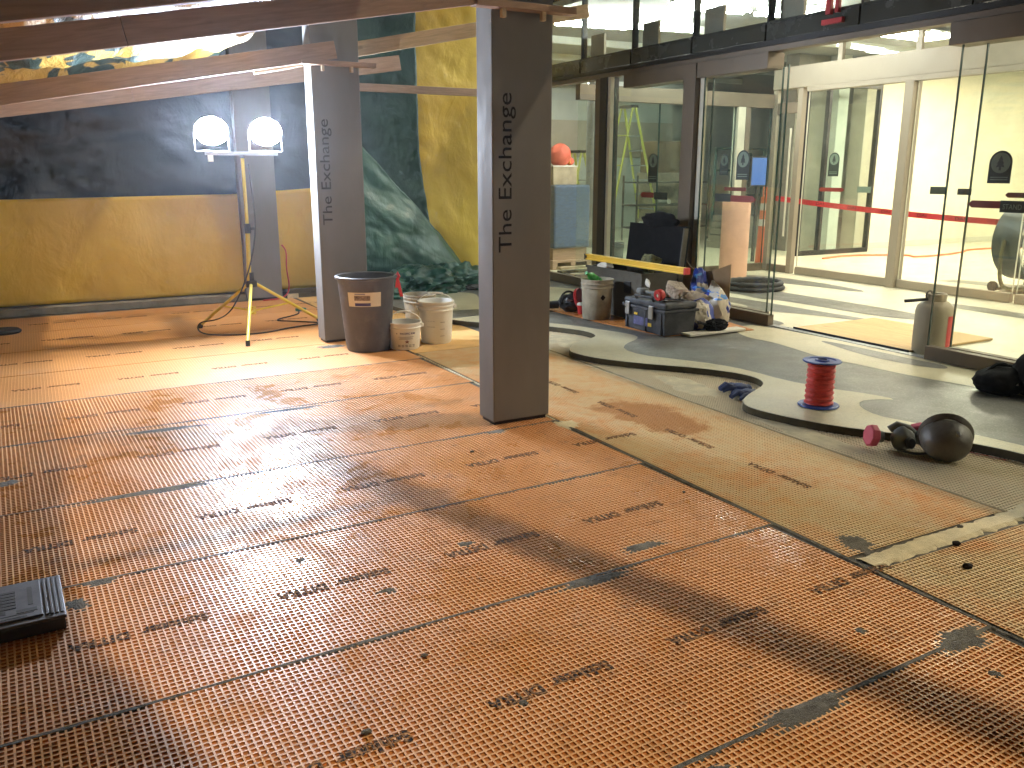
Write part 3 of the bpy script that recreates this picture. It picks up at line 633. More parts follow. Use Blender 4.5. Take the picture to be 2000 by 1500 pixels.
for x, y, lb in ((11.2, 8.6, 'over the lobby window'), (14.2, 8.9, 'over the near end of the cream wall'), (17.2, 8.4, 'over the far end of the cream wall'), (11.5, 4.6, 'beyond the drum fan'), (15, 4.5, 'deep in the lobby behind the drum fan'), (11.5, .8, 'in the lobby far right of the frame')): lightbox('ceiling_panel_light', 'warm ceiling panel light '+lb, x, y, 3.28, 1.2, .6, m_warm, 0, 'warm lobby panels')
for x, y, lb in ((7.6, 5.0, 'over the plywood sheet'), (7.6, 1.6, 'over the vestibule right of the frame'), (7.6, -1.6, 'at the far right end of the vestibule')): lightbox('ceiling_panel_light', 'warm ceiling panel light '+lb, x, y, 3.28, 1.2, .3, m_warm2 if y < 4 else m_warm3, 0, 'warm vestibule panels')

# ================================================================== ENCLOSURE: columns, rafters, tarps
def column(x0, x1, y0, y1, label, dk):
    t = thing('steel_column', label, 'column', ((x0+x1)/2, (y0+y1)/2, 0), 0, 'steel columns in a row')
    hx, hy = (x1-x0)/2, (y1-y0)/2
    B().box(-hx, hx, -hy, hy, .02, 3.4).done('shaft', m_col, t, bevel=.006)
    B().box(-hx+.015, hx-.015, -hy+.015, hy-.015, -.01, .0195).done('base_shim', m_dark, t)
    if not dk: text('lettering', 'The Exchange', .118, m_letter, t, axes((-hx+.118, -hy-.0006, 1.0), (0, 0, 1), (-1, 0, 0)), .0004, .85)
    return t
c1 = column(2.225, 2.600, 4.275, 4.46, 'nearest dark steel column with The Exchange lettering, right of centre', 0)
c2 = column(2.095, 2.500, 7.165, 7.36, 'middle steel column with The Exchange lettering, behind the grey bin', 0)
c3 = column(2.05, 2.455, 10.02, 10.16, 'farthest steel column against the yellow tarp behind the work light', 1)
SL = .183
def rz_(x, y=0): return 2.30+SL*(x-2.2)
def rafter(y, x0, x1, z_at, label, dep=.135, thick=.040, slope=SL, mat=None, splice=()):
    t = thing('rafter', label, 'rafter', (x0, y, z_at+slope*(x0-2.2)), 0, 'lumber rafters under the tarp roof'); t.rotation_euler = (0, -math.atan(slope), 0)
    L = (x1-x0)*math.hypot(1, slope); cuts = [0]+[s for s in splice]+[L]
    for a, c in zip(cuts, cuts[1:]): B().box(a+.001, c-.001, -thick/2, thick/2, 0, dep).done('plank', mat or m_wood, t, bevel=.003)
    for s in splice: B().box(s-.25, s+.28, thick/2+.0005, thick/2+.036, .01, dep-.01).done('splice_board', m_wood2, t, bevel=.003)
    return t
rafter(2.88, -2.9, 3.2, 2.245, 'nearest lumber rafter crossing the top left corner', .14)
rafter(4.235, -2.9, 4.6, 2.285, 'lumber rafter running across the nearest column', .12, splice=(3.4,))
rafter(7.12, -2.9, 2.30, 2.30, 'lumber rafter ending at the middle column', .135, .045, splice=(2.6,))
rafter(7.40, 1.7, 4.9, 2.30, 'rafter painted pale as if lit, rising right from the middle column', .12, .04, .21, m_wood2)  # paler wood stands in for the light on this rafter
rafter(9.0, -2.9, 3.6, 2.255, 'farthest lumber rafter above the work light', .15, .04, .155, splice=(2.4, 3.9))
for nm, x, y, z, ln, lb in (('collar_board', 2.40, 4.243, 2.262, .60, 'collar board nailed across the nearest column under its rafter'), ('collar_board', 2.31, 7.125, 2.262, .62, 'collar board nailed across the middle column under its rafter')):
    t = thing(nm, lb, 'board', (x, y, z)); B().box(-ln/2, ln/2, -.05, .025, 0, .035).done('board', m_wood, t, bevel=.003)
    for dx in (-.14, .1): B().box(dx-.011, dx+.011, -.045, -.015, -.045, -.0005).done('peg', m_wood2, t)
t = B().box(3.00, 3.25, 3.55, 8.6, 2.95, 2.99).done('shadow_plank', m_wood, None, bevel=.003); tag(t, 'wide unseen plank above the column row, placed to shade a band of floor', 'lumber')  # unseen plank, put here so its shadow bands the floor and columns
t = B().box(-.10, .10, -.1, 3.4, 2.995, 3.035).done('shadow_plank', m_wood, None, bevel=.003); tag(t, 'angled unseen plank above the near rafters, placed to slant the shaded band', 'lumber'); t.data.transform(Matrix.Translation((4.15, .35, 0)) @ Matrix.Rotation(R(17.5), 4, 'Z'))  # second unseen plank, turned so the shadow band runs on at a slant

def sheet_surface(name, mat, f, nu, nv, thick=.002, parent=None):
    b = bmesh.new(); g = [[b.verts.new(f(i/nu, j/nv)) for j in range(nv+1)] for i in range(nu+1)]
    for i in range(nu):
        for j in range(nv): b.faces.new((g[i][j], g[i+1][j], g[i+1][j+1], g[i][j+1]))
    me = bpy.data.meshes.new(name); b.to_mesh(me); b.free(); o = link(name, me, mat, parent, 80)
    s = o.modifiers.new('solid', 'SOLIDIFY'); s.thickness = thick; s.offset = 0; return o
def fold(p, s, a):   # soft ridged folds
    return a*((1-2*abs(noise.noise(p*s)))*.6+.5*noise.noise(p*s*2.1)+.22*(1-2*abs(noise.noise(p*s*4.3))))
def lerp(a, b, t): return a+(b-a)*t
def f_yl(u, v):
    x = lerp(-3.2, 3.35, u); top = 1.165+.012*x+.05*max(0, x-2); z = lerp(.09, top, v)
    return (x, 10.13-.06*(1-v)*0+fold(Vector((x*.9, 3, z*.55+x*.25)), 1.1, .035)-.035*math.sin(v*math.pi), z)
t = sheet_surface('lower_tarp', m_yellow, f_yl, 130, 26); tag(t, 'yellow tarp skirt along the back wall, left of the work light', 'tarp')
def f_gl(u, v):
    x = lerp(-3.2, 3.1, u); z = lerp(1.05, 3.6, v)
    return (x, 10.24+fold(Vector((x*.45-z*.5, 7, z*1.3+x*.45)), .9, .15), z)
t = sheet_surface('upper_tarp', m_bluelit_t, f_gl, 150, 60); tag(t, 'dark green tarp tinted navy for the blue lamp glow, with loose folds on the upper back wall behind the work light', 'tarp')
def f_gr(u, v):
    z = lerp(.05, 3.6, v); xr = 4.33+.30*max(0, (1.9-z)/1.9)**1.5; x = lerp(2.95, xr, u)
    return (x, 10.29+fold(Vector((x*.55-z*.35, 7, z*1.2+x*.2)), .9, .06), z)
t = sheet_surface('middle_tarp', m_green, f_gr, 50, 80); tag(t, 'dark green tarp hanging beside the tall yellow one', 'tarp')
def f_yr(u, v):
    x = lerp(4.1, 6.0, u); z = lerp(.03, 3.7, v)
    return (x, 10.36-.10*(1-v)**3+fold(Vector((x*.8+z*.4, 11, z*.6)), 1.2, .05), z)
t = sheet_surface('right_tarp', m_yellow, f_yr, 50, 90); tag(t, 'tall yellow tarp between the middle and nearest columns', 'tarp')
def f_dr(u, v):       # drape: upper edge runs diagonally down to the right, lower part bulges forward
    x = lerp(3.15, 4.95, u); e = 1.80-.95*max(0, x-3.45)-.22*max(0, x-4.2)*2
    e = max(.16, min(2.35, e)); z = lerp(.03, e, v); k = math.sin(min(1, v*1.02)*math.pi)
    bul = .34*(1-v)**1.4*(1-.25*u)+.12*k
    return (x+.05*math.sin(z*4), 10.16-bul+fold(Vector((x*.7+z*.9, 2, z*.5-x*.3)), 1.6, .10)*(1-v*.55), max(.03, z+fold(Vector((x, z, 5)), 2.4, .03)))
t = sheet_surface('draped_tarp', m_greenl, f_dr, 90, 60); tag(t, 'green tarp draped diagonally down the back wall behind the bin', 'tarp')
b_ = B()
for c, r, sd_ in (((3.95, 9.45, .10), (.42, .28, .20), 3), ((3.35, 9.35, .08), (.4, .25, .16), 8), ((4.45, 9.6, .09), (.38, .25, .20), 5)): b_.blob(c, r, .55, 2.2, sd_, 5, .036)
t = b_.done('bunched_tarp', m_greenl, None, 70); tag(t, 'bunched end of green tarp heaped on the floor behind the buckets', 'tarp')
def f_rf(u, v):
    y = lerp(-1.5, 10.3, v); x = lerp(-2.95, 1.62+.28*max(0, min(1, (2.3-y)/.9)), u)  # near edge widened out of view to shade the lower-left floor
    return (x, y, rz_(x)+.15+.05+abs(fold(Vector((x*1.5, y*.6, 1)), 1.0, .11))+.10*math.sin(y*2.1)**2*(x < 1.4))
t = sheet_surface('roof_tarp', m_roof, f_rf, 110, 150); tag(t, 'patched green and yellow tarp roof above the rafters, with white sheen painted in', 'tarp')
def f_lw(u, v):
    y = lerp(-1.5, 10.3, u); z = lerp(.0, 1.6, v); return (-2.95+fold(Vector((1, y, z)), 1, .05), y, z)
t = sheet_surface('side_tarp', m_yellow, f_lw, 90, 20); tag(t, 'yellow side tarp closing the enclosure on the far left', 'tarp')
# strapping and kerb on the back wall
t = B().box(3.3, 5.75, 10.08, 10.12, 2.34, 2.43).done('wall_batten', m_wood, None, bevel=.003); tag(t, 'horizontal lumber batten across the green and yellow tarps', 'lumber')
t = B().box(-3.2, 2.04, 10.02, 10.16, .0, .075).done('wall_kerb', M('grey_kerb', (.20, .185, .15), .8, var=.25, dirt=.4), None, bevel=.006); tag(t, 'low grey kerb under the yellow tarp skirt', 'kerb')
t = thing('stacked_rails', 'two dark rails stacked at the tarp base left of the middle column', 'rail', (2.95, 10.02, 0))
B().box(-.45, .5, -.03, .05, 0, .05).done('rail', m_steel, t, bevel=.004); B().box(-.42, .5, -.01, .06, .051, .10).done('rail', m_steel, t, bevel=.004); B().box(-.45, -.32, -.04, -.031, 0, .05).done('pale_end', m_thin2, t)

# ================================================================== WORK LIGHT
wlt = thing('work_light', 'yellow tripod work light with two glaring lamps', 'work light', (1.68, 7.98, 0))
B().tube([(-.02, 0, .44), (.0, 0, .95)], .020, 14).done('lower_pole', m_yel, wlt, 40); B().tube([(0, 0, .93), (.0, 0, 1.57)], .0155, 14).done('upper_pole', m_yel, wlt, 40)
B().lathe([(0, .90), (.028, .90), (.028, .985), (0, .985)], 14).done('clamp_collar', m_black, wlt, 40); B().tube([(.02, 0, .94), (.06, -.02, .94)], .012, 8).done('clamp_knob', m_black, wlt, 40)
B().lathe([(0, .42), (.05, .42), (.05, .47), (.028, .48), (.026, .55), (0, .55)], 14).done('leg_hub', m_black, wlt, 40)
for dx, dy in ((-.40, .46), (-.20, -.63), (.68, .28)):
    hx, hy = dx*.07, dy*.07; lg = B().tube([(hx, hy, .44), (dx, dy, .03)], .0145, 10).done('leg', m_yel, wlt, 40)
    B().tube([(dx*.985, dy*.985, .045), (dx*1.01, dy*1.01, .0)], .019, 10).done('rubber_foot', m_rubber, lg, 40)
    B().tube([(dx*.52, dy*.52, .225), (0, 0, .20)], .008, 6).done('brace', m_yel, wlt, 40)
B().lathe([(0, .17), (.026, .17), (.026, .24), (0, .24)], 12).done('brace_collar', m_yel, wlt, 40)
B().box(-.31, .31, -.018, .018, 1.575, 1.605).done('crossbar', m_galv, wlt, bevel=.003)
B().lathe([(0, 1.55), (.022, 1.55), (.022, 1.576), (0, 1.576)], 12).done('pole_cap', m_black, wlt, 40)
B().box(-.29, -.25, -.03, .01, 1.52, 1.574).done('switch_box', m_white, wlt)
for x in (-.245, .215):
    hd = B().lathe([(0, 0), (.142, 0), (.148, .01), (.142, .05), (.10, .085), (0, .09)], 32, Matrix.Translation((x, 0, 1.775)) @ Matrix.Rotation(R(-90), 4, 'X') @ Matrix.Diagonal((1, .84, 1, 1))).done('lamp_head', m_black, wlt, 40)
    n = 24; poly = [(math.cos(2*math.pi*k/n), math.sin(2*math.pi*k/n)) for k in range(n)]
    B().prism([(px*.138, py*.116) for px, py in poly], 0, .006, Matrix.Translation((x, -.012, 1.775)) @ Matrix.Rotation(R(90), 4, 'X')).done('lamp_lens', m_lamp, hd)  # round, oversized lens takes the shape of the lamp's glare
    B().tube([(x-.142, .03, 1.77), (x-.142, .01, 1.615), (x-.13, .0, 1.607), (x+.13, .0, 1.607), (x+.142, .01, 1.615), (x+.142, .03, 1.77)], .006, 6).done('yoke', m_galv, hd, 40)
    for k in range(6): B().box(x-.075+k*.027, x-.065+k*.027, .0905, .11, 1.72, 1.83).done('cooling_fin', m_black, hd)
def curve_pts(p, it=3):
    for _ in range(it):
        q = [p[0]]
        for a, c in zip(p, p[1:]): q += [tuple(a[i]*.75+c[i]*.25 for i in range(3)), tuple(a[i]*.25+c[i]*.75 for i in range(3))]
        q.append(p[-1]); p = q
    return p
B().tube([(x-1.68, y-7.98, z) for x, y, z in curve_pts([(1.72, 7.95, 1.5), (1.75, 7.93, 1.0), (1.70, 7.9, .75), (1.64, 7.9, .55), (1.56, 7.95, .35), (1.48, 8.0, .2), (1.38, 8.1, .12), (1.22, 8.2, .1), (1.20, 8.1, .01), (1.4, 7.9, .008), (1.75, 7.85, .008), (2.05, 8.05, .008), (2.4, 8.1, .008), (2.15, 8.35, .008), (1.95, 8.5, .008), (2.3, 8.75, .008), (2.35, 8.95, .008)])], .0065, 6).done('power_cord', m_rubber, wlt, 60)
t = thing('cord_connector', 'small green cord connector on the floor behind the tripod leg', 'plug', (2.38, 8.98, .004), R(20)); B().box(-.05, .05, -.03, .03, 0, .03).done('body', m_teal, t, bevel=.006)
for k in (-.012, .012): B().box(.0505, .075, k-.003, k+.003, .012, .018).done('prong', m_galv, t)
t = B().tube(curve_pts([(2.47, 9.98, .62), (2.52, 9.97, .55), (2.50, 9.96, .35), (2.53, 9.95, .12), (2.45, 9.93, .01), (2.2, 9.9, .01)]), .008, 6).done('red_cable', m_red, None, 60); tag(t, 'red cable hanging down the farthest column', 'cable')
t = thing('rubber_disc', 'dark rubber disc by the kerb at the left edge', 'lid', (-.35, 9.05, 0)); B().lathe([(0, 0), (.14, 0), (.15, .015), (.13, .035), (0, .03)], 24).done('disc', m_rubber, t, 40)

# ================================================================== BIN AND BUCKETS
bn = thing('rubbish_bin', 'large grey plastic bin with paper label beside the middle column', 'bin', (2.345, 6.76, 0))
B().lathe([(0, .0), (.172, .0), (.178, .012), (.185, .05), (.232, .575), (.236, .59), (.252, .593), (.255, .612), (.246, .618), (.228, .612), (.222, .57), (.178, .03), (0, .025)], 48).done('body', m_binm, bn, 35)
def on_cyl(r0, r1, z0, z1, a0, a1, mat, name, par, n=12, off=.002):
    b = B(); cols = []
    for i in range(n+1):
        a = a0+(a1-a0)*i/n; cols.append([b.b.verts.new(((r0+off)*math.cos(a), (r0+off)*math.sin(a), z0)), b.b.verts.new(((r1+off)*math.cos(a), (r1+off)*math.sin(a), z1))])
    for p, q in zip(cols, cols[1:]): b.b.faces.new((p[0], q[0], q[1], p[1]))
    return b.done(name, mat, par, 60)
def rad_bin(z): return .185+(z-.05)/(.525)*.047
A0 = math.atan2(-6.76, -2.345)
lb_ = on_cyl(rad_bin(.385), rad_bin(.50), .385, .50, A0-.72, A0+.52, m_paper, 'paper_label', bn)
on_cyl(rad_bin(.435), rad_bin(.475), .435, .475, A0-.46, A0+.12, m_photo, 'label_picture', lb_, off=.003); on_cyl(rad_bin(.39), rad_bin(.415), .39, .415, A0-.45, A0+.13, m_navy, 'label_band', lb_, off=.003); on_cyl(rad_bin(.481), rad_bin(.493), .481, .493, A0-.44, A0-.06, m_inkgrey, 'label_title', lb_, off=.003)
t = thing('red_tape_knot', 'strip of red danger tape tied to the rim of the grey bin', 'tape', (2.56, 6.66, .60)); B().tube([(0, 0, 0), (.02, -.01, .03), (.035, 0, 0), (.02, 0, -.03)], [.006, .014, .012, .006], 8).done('knot', m_tape, t, 60); B().box(.02, .045, -.004, .002, -.17, .01, Matrix.Rotation(R(-12), 3, 'Y')).done('tail', m_tape, t); B().box(.0, .02, -.012, -.008, -.09, .0, Matrix.Rotation(R(8), 3, 'Y')).done('tail', m_tape, t)
def bucket(name, label, loc, h, r0, r1, mat, rz=0, bail=True, up=True, rib=True, bailang=0):
    t = thing(name, label, 'bucket', loc, rz)
    pr = [(0, 0), (r0-.006, 0), (r0, .008)]
    zr = h*.78; rr = lerp(r0, r1, .8)
    pr += [(rr, zr), (rr+.009, zr+.003), (rr+.009, zr+.011), (rr+.002, zr+.014)]
    if rib: pr += [(rr+.003, zr+.035), (rr+.01, zr+.038), (rr+.01, zr+.046), (rr+.004, zr+.05)]
    pr += [(r1, h-.012), (r1+.007, h-.012), (r1+.007, h), (r1-.004, h), (r1-.006, h-.02), (r0-.008, .012), (0, .010)]
    B().lathe(pr, 40).done('body', mat, t, 35)
    if bail:
        a = bailang; hz = h*.86; R_ = r1+.012; pts = []
        for i in range(17):
            q = math.pi*i/16; lift = math.sin(q)*.115 if up else -math.sin(q)*.10
            rad = R_*math.cos(q)*(1.0); depth = 0 if up else -(r1+.02)*math.sin(q)
            pts.append((rad*math.cos(a)-depth*math.sin(a)*0+0, rad*math.sin(a)+(depth if not up else 0), hz+lift+(.0 if up else .0)))
        bl = B().tube(pts, .0045, 6).done('bail', m_white if mat is not m_dirty else m_galv, t, 60)
        if up: B().tube([pts[6], pts[7], pts[8], pts[9], pts[10]], .009, 8).done('grip', m_white, bl, 60)
        for s in (-1, 1): B().box(s*R_*math.cos(a)-.012, s*R_*math.cos(a)+.012, s*R_*math.sin(a)-.008, s*R_*math.sin(a)+.008, hz-.015, hz+.015).done('ear', mat, t)
    return t
b5 = bucket('white_bucket', 'tall white bucket with raised handle and faint printing', (2.965, 6.77, 0), .362, .13, .152, m_white, 0, bailang=R(-25))
b2 = bucket('white_bucket', 'small white bucket with Pacific Rim print', (2.625, 6.655, 0), .225, .122, .137, m_white, 0, rib=False, bailang=R(-25))
b6 = bucket('grey_bucket', 'dirty grey bucket with ragged rim behind the white ones', (3.10, 7.45, 0), .325, .13, .15, m_dirty, 0, bail=False)
def wrap_text(par, txt, size, r, z, a, mat, width):
    me = text_mesh(txt, size, .0003, .0004).copy(); xs = [v.co.x for v in me.vertices]; x0, x1 = min(xs), max(xs); k = width/(x1-x0)
    for v in me.vertices:
        th = a+((v.co.x-x0)*k-width/2)/r; rr = r+.0025+v.co.z; v.co = (rr*math.cos(th), rr*math.sin(th), z+v.co.y)
    me.materials.clear(); me.materials.append(mat); return link('printed_text', me, None, par)
A2 = math.atan2(-6.655, -2.625)+.1
wrap_text(b2, 'PACIFIC RIM', .022, .132, .135, A2+.1, m_navy, .125)
on_cyl(.132, .1325, .138, .146, A2-.62, A2-.56, m_navy, 'printed_mark', b2)
for k, (z, wd) in enumerate(((.112, .5), (.103, .42), (.094, .45))): on_cyl(.129, .1292, z, z+.0035, A2-wd, A2+wd, m_inkgrey, 'printed_line', b2)
st = []
for k in range(10): st.append((A2+.05+(.17 if k % 2 == 0 else .07)*math.sin(k*math.pi/5), .072+(.017 if k % 2 == 0 else .007)*math.cos(k*math.pi/5)))
b_ = B(); b_.b.faces.new([b_.b.verts.new((.1295*math.cos(a), .1295*math.sin(a), z)) for a, z in st]); b_.done('printed_star', m_inkbrown, b2)
for k in range(5):
    for j in range(2): on_cyl(.126, .1262, .03+j*.012, .036+j*.012, A2-.55+k*.24, A2-.38+k*.24, m_inkgrey, 'printed_line', b2, 3)
A5 = math.atan2(-6.77, -2.965)
for k in range(5): on_cyl(.140, .1402, .20+k*.010, .204+k*.010, A5-.62, A5-.05, m_inkgrey, 'printed_line', b5)
for k in range(4): on_cyl(.137, .1372, .15+k*.010, .154+k*.010, A5-.60, A5-.05, m_inkgrey, 'printed_line', b5)
for k in range(3): on_cyl(.133+k*.005, .1332+k*.005, .07+k*.06, .074+k*.06, A5+.25, A5+.55, m_inkgrey, 'volume_mark', b5)
t = B().blob((2.75, 8.15, .02), (.17, .12, .035), .8, 3, 9, 4, .004).done('paper_scraps', m_paper, None); tag(t, 'torn white paper scraps on the floor between bin and buckets', 'paper')
t = thing('crumpled_paper', 'crumpled paper and dark wrapper by the base of the right yellow tarp', 'paper', (4.75, 9.35, TZ)); B().blob((-.1, 0, .03), (.16, .06, .035), .5, 3, 3, 3, .002).done('wrapper', m_steel, t); B().blob((.1, -.1, .05), (.07, .06, .06), .6, 3, 6, 3, .002).done('paper', m_paper, t)

# ================================================================== FOREGROUND SMALL THINGS
bk = thing('plastic_block', 'dark stepped plastic block with raised markings at the left edge', 'block', (-.245, 3.055, .0), R(2)); bk.scale = (1, 1, .8)
B().box(-.20, .185, -.155, .165, .004, .055).done('base', m_black, bk, bevel=.006)
m_blk = M('dusty_block', (.075, .07, .082), .55, var=.2, scale=9, dirt=.4, dirtcol=(.14, .135, .15))
B().box(-.20, .190, -.160, .170, .056, .070).done('lid', m_blk, bk, bevel=.004); B().box(-.20, .125, -.13, .14, .0705, .078).done('raised_panel', m_blk, bk, bevel=.002)
for k in range(4): B().box(.133+k*.014, .141+k*.014, -.135, .145, .0705, .077-k*.001).done('rib', m_blk, bk, bevel=.001)
for x0, x1, y0, y1 in ((-.20,.10,-.10,-.094),(-.20,-.10,-.075,-.06),(-.06,.02,-.08,-.055),(.05,.11,-.09,-.065),(-.20,.08,-.12,-.112),(-.13,-.03,.0,.006),(-.13,-.03,-.02,-.014),(-.13,-.03,-.04,-.034),(-.13,-.03,.095,.101),(.085,.10,-.04,.10),(-.08,-.03,.05,.08)):
    B().box(x0, x1, y0, y1, .0781, .0792).done('raised_mark', m_black, bk)
for k in range(6): B().box(.005, .05, -.045+k*.024, -.030+k*.024, .0781, .0794).done('raised_mark', m_black, bk)
# twine spool
sp = thing('twine_spool', 'spool of red twine with blue flanges on the terrazzo edge', 'spool', (4.11, 3.57, TZ+.003)); sp.scale = (1.1, 1.1, 1.05)
b_ = B().lathe([(.025, .0), (.108, .0), (.112, .004), (.108, .010), (.03, .012)], 36); b_.done('bottom_flange', m_blue, sp, 40)
B().lathe([(.028, .262), (.10, .262), (.104, .266), (.10, .272), (.075, .273), (.07, .268), (.04, .268), (.036, .276), (.025, .276)], 36).done('top_flange', m_blue, sp, 40)
B().lathe([(.022, .012), (.022, .26)], 16).done('core', m_black, sp, 40)
prf = [(.03, .0125)]+[(.074+.004*math.sin(k*.7)+(.0022 if k % 2 else -.0008)-.004*(k/70), .013+k*.0035) for k in range(71)]+[(.03, .2605)]
B().lathe(prf, 36).done('twine_winding', m_twine, sp, 30)
for k in range(7):
    a0 = k*1.1; z0 = .04+.03*k; B().tube([((.0765)*math.cos(a0+i*.25), (.0765)*math.sin(a0+i*.25), z0+(.012*i*(1 if k % 2 else -1))*.5+.02) for i in range(9)], .0016, 5).done('loose_turn', m_twine, sp)
t = B().tube(curve_pts([(4.16, 3.51, .05), (4.10, 3.475, .042), (4.02, 3.50, .041), (4.05, 3.46, .040), (4.19, 3.46, .040), (4.28, 3.38, .040), (4.30, 3.25, .040), (4.33, 3.15, .040), (4.30, 3.0, .040), (4.22, 2.86, .040), (4.17, 2.81, .03), (4.14, 2.77, .006), (4.2, 2.62, .006), (4.24, 2.45, .006)]), .0016, 5).done('loose_twine', m_twine, None); tag(t, 'loose red twine trailing from the spool behind the hard hat', 'twine')
# hard hat lying on its side, crown to the camera
hh = thing('hard_hat', 'scuffed dark hard hat lying on its side', 'hard hat', (4.00, 2.64, .112))
hh.scale = (.87, .87, .87)
ax = Vector((-.70, -.62, -.26)).normalized(); q = ax.to_track_quat('Z', 'Y').to_matrix().to_4x4()
prof = [(.128, -.01), (.13, .0), (.129, .03), (.122, .07), (.107, .105), (.082, .133), (.05, .15), (.02, .157), (0, .158)]
dome = B().lathe(prof, 40, q @ Matrix.Diagonal((1.10, .93, 1.08, 1))).done('dome', m_hat, hh, 50)
B().lathe([(.124, -.012), (.150, -.024), (.154, -.021), (.150, -.014), (.131, .004), (.126, .002)], 40, q, True).done('brim', m_hat, hh, 50)
for s in (-1, 0, 1):
    B().tube([q @ Vector((.13*math.cos(k)*1.0*math.cos(s*.35), s*.045, .02+.135*math.sin(k))) for k in [i*math.pi/10 for i in range(1, 10)]], .006, 6).done('crown_ridge', m_hat, dome, 60)
B().lathe([(0, 0), (.016, 0), (.016, .006), (.010, .010), (0, .010)], 12, q @ Matrix.Translation((.045, .09, .105)) @ Matrix.Rotation(R(-50), 4, 'X')).done('highlight_disc', m_galv, dome, 40)  # bright disc stands in for the highlight on the dome
B().lathe([(0, -.004), (.115, -.004)], 24, q).done('inside_lining', m_black, hh)
# respirator
rp = thing('respirator', 'grey half mask respirator with pink filters beside the hard hat', 'respirator', (3.925, 2.83, 0)); rp.scale = (1.2, 1.2, 1.15)
B().blob((0, 0, .055), (.055, .05, .055), .18, 1.6, 2, 4, .003, False).done('face_piece', m_greyrub, rp, 60)
for (x, y, z), d in (((-.085, .075, .06), (-.75, .35, .12)), ((.085, -.02, .065), (.6, .55, .3))):
    qq = Matrix.Translation((x, y, z)) @ Vector(d).to_track_quat('Z', 'Y').to_matrix().to_4x4()
    f_ = B().lathe([(0, 0), (.045, 0), (.052, .006), (.052, .03), (.046, .036), (0, .036)], 8, qq).done('filter', m_pink, rp)
    B().lathe([(0, -.03), (.026, -.03), (.03, -.001), (0, -.001)], 14, qq).done('filter_mount', m_greyrub, f_, 40)
B().lathe([(0, 0), (.026, 0), (.028, .012), (.02, .02), (0, .02)], 16, Matrix.Translation((-.02, -.045, .05)) @ Matrix.Rotation(R(70), 4, 'X')).done('exhale_valve', m_black, rp, 40)
B().tube([(-.03, .05, .09), (-.01, .03, .115), (.03, .0, .10), (.04, -.02, .08)], .018, 10).done('nose_bridge', m_greyrub, rp, 60)
for pts in ([(-.06, -.02, .02), (-.02, -.08, .008), (.05, -.10, .006), (.10, -.06, .01), (.08, 0, .03)], [(.05, .03, .08), (.1, .0, .05), (.12, -.06, .01), (.05, -.09, .004)]): B().tube(curve_pts(pts), .006, 6).done('strap', m_greyrub, rp, 60)
# blue gloves
def glove(name, label, loc, rz, sd_):
    t = thing(name, label, 'glove', loc, rz); random.seed(sd_)
    b = B(); b.blob((0, 0, .022), (.058, .046, .020), .3, 2, sd_, 3, .002)
    for k in range(4):
        y = -.033+k*.022; L_ = .07+.015*(k in (1, 2)); dz = random.uniform(.0, .02); dy = random.uniform(-.02, .02)
        b.tube([(.03, y*.9, .022), (.055+L_*.4, y+dy*.5, .026+dz), (.055+L_, y+dy, .014+dz*.4)], [.014, .0125, .009], 8)
    b.tube([(-.01, -.035, .02), (.02, -.068, .024), (.045, -.082, .016)], [.014, .013, .009], 8)
    b.done('hand', m_bluef, t, 60)
    B().tube([(-.035, 0, .022), (-.075, 0, .02)], [.036, .042], 14, False).done('cuff', m_bluef, t, 60).scale = (1, 1, .55)
    return t
glove('work_glove', 'dark blue glove lying on the dusty mat beside the terrazzo notch', (3.99, 4.06, -.004), R(190), 3).scale = (1.05, 1.05, 1.3); glove('work_glove', 'second blue glove tucked half under the first, nearer the notch', (4.05, 4.20, -.002), R(165), 5).scale = (1.05, 1.05, 1.3)
# black bags at the right edge
t = thing('black_bag', 'black fabric bag with white tag at the right edge', 'bag', (5.42, 3.24, TZ)); B().blob((0, 0, .075), (.17, .14, .085), .22, 1.5, 4, 4, .002).done('body', m_fabric, t, 60); B().tube(curve_pts([(-.1, .05, .13), (-.02, .02, .2), (.1, 0, .15)]), .012, 6).done('handle', m_fabric, t, 60)
B().box(-.035, .035, -.003, .0, -.012, .012, Matrix.Rotation(R(0), 3, 'Z')).done('white_tag', m_paper, t).matrix_local = Matrix.Translation((-.085, -.122, .09)) @ Matrix.Rotation(R(-38), 4, 'Z') @ Matrix.Rotation(R(-20), 4, 'X')
t = thing('black_jacket', 'heap of black jacket behind the tagged bag at the right edge', 'jacket', (5.60, 3.05, TZ)); B().blob((0, 0, .13), (.2, .16, .16), .35, 1.8, 7, 4, .002).done('heap', m_fabric, t, 60); B().tube(curve_pts([(-.05, .15, .12), (-.12, .25, .16), (-.15, .3, .1), (-.12, .28, .02)]), .03, 8).done('sleeve', m_fabric, t, 60)

# ================================================================== TOOL PILE
ZF = TZ
t = B().prism([(4.55, 7.85), (4.60, 6.6), (4.70, 5.80), (5.60, 5.66), (5.78, 6.6), (5.78, 7.9)], ZF+.0045, ZF+.009).done('scrap_mat', m_mat, None); tag(t, 'loose orange mat offcut under the tool pile', 'mat')
ZP = ZF+.0095
tb = thing('tool_box', 'dusty black tool box with grey latches on the orange offcut', 'tool box', (4.835, 6.06, ZP))
B().prism([(-.175, -.295), (.175, -.295), (.175, .295), (-.175, .295)], 0, .20).done('body', m_tool, tb, bevel=.012)
for v in tb.children[0].data.vertices:
    if v.co.z < .1: v.co.x *= .93; v.co.y *= .95
B().box(-.192, .192, -.312, .312, .2005, .225).done('rim', m_tool, tb, bevel=.006); lid = B().box(-.18, .18, -.30, .30, .2255, .285).done('lid', m_tool, tb, bevel=.02)
B().box(-.10, .10, -.22, .22, .2855, .297).done('lid_panel', m_tool, lid, bevel=.005)
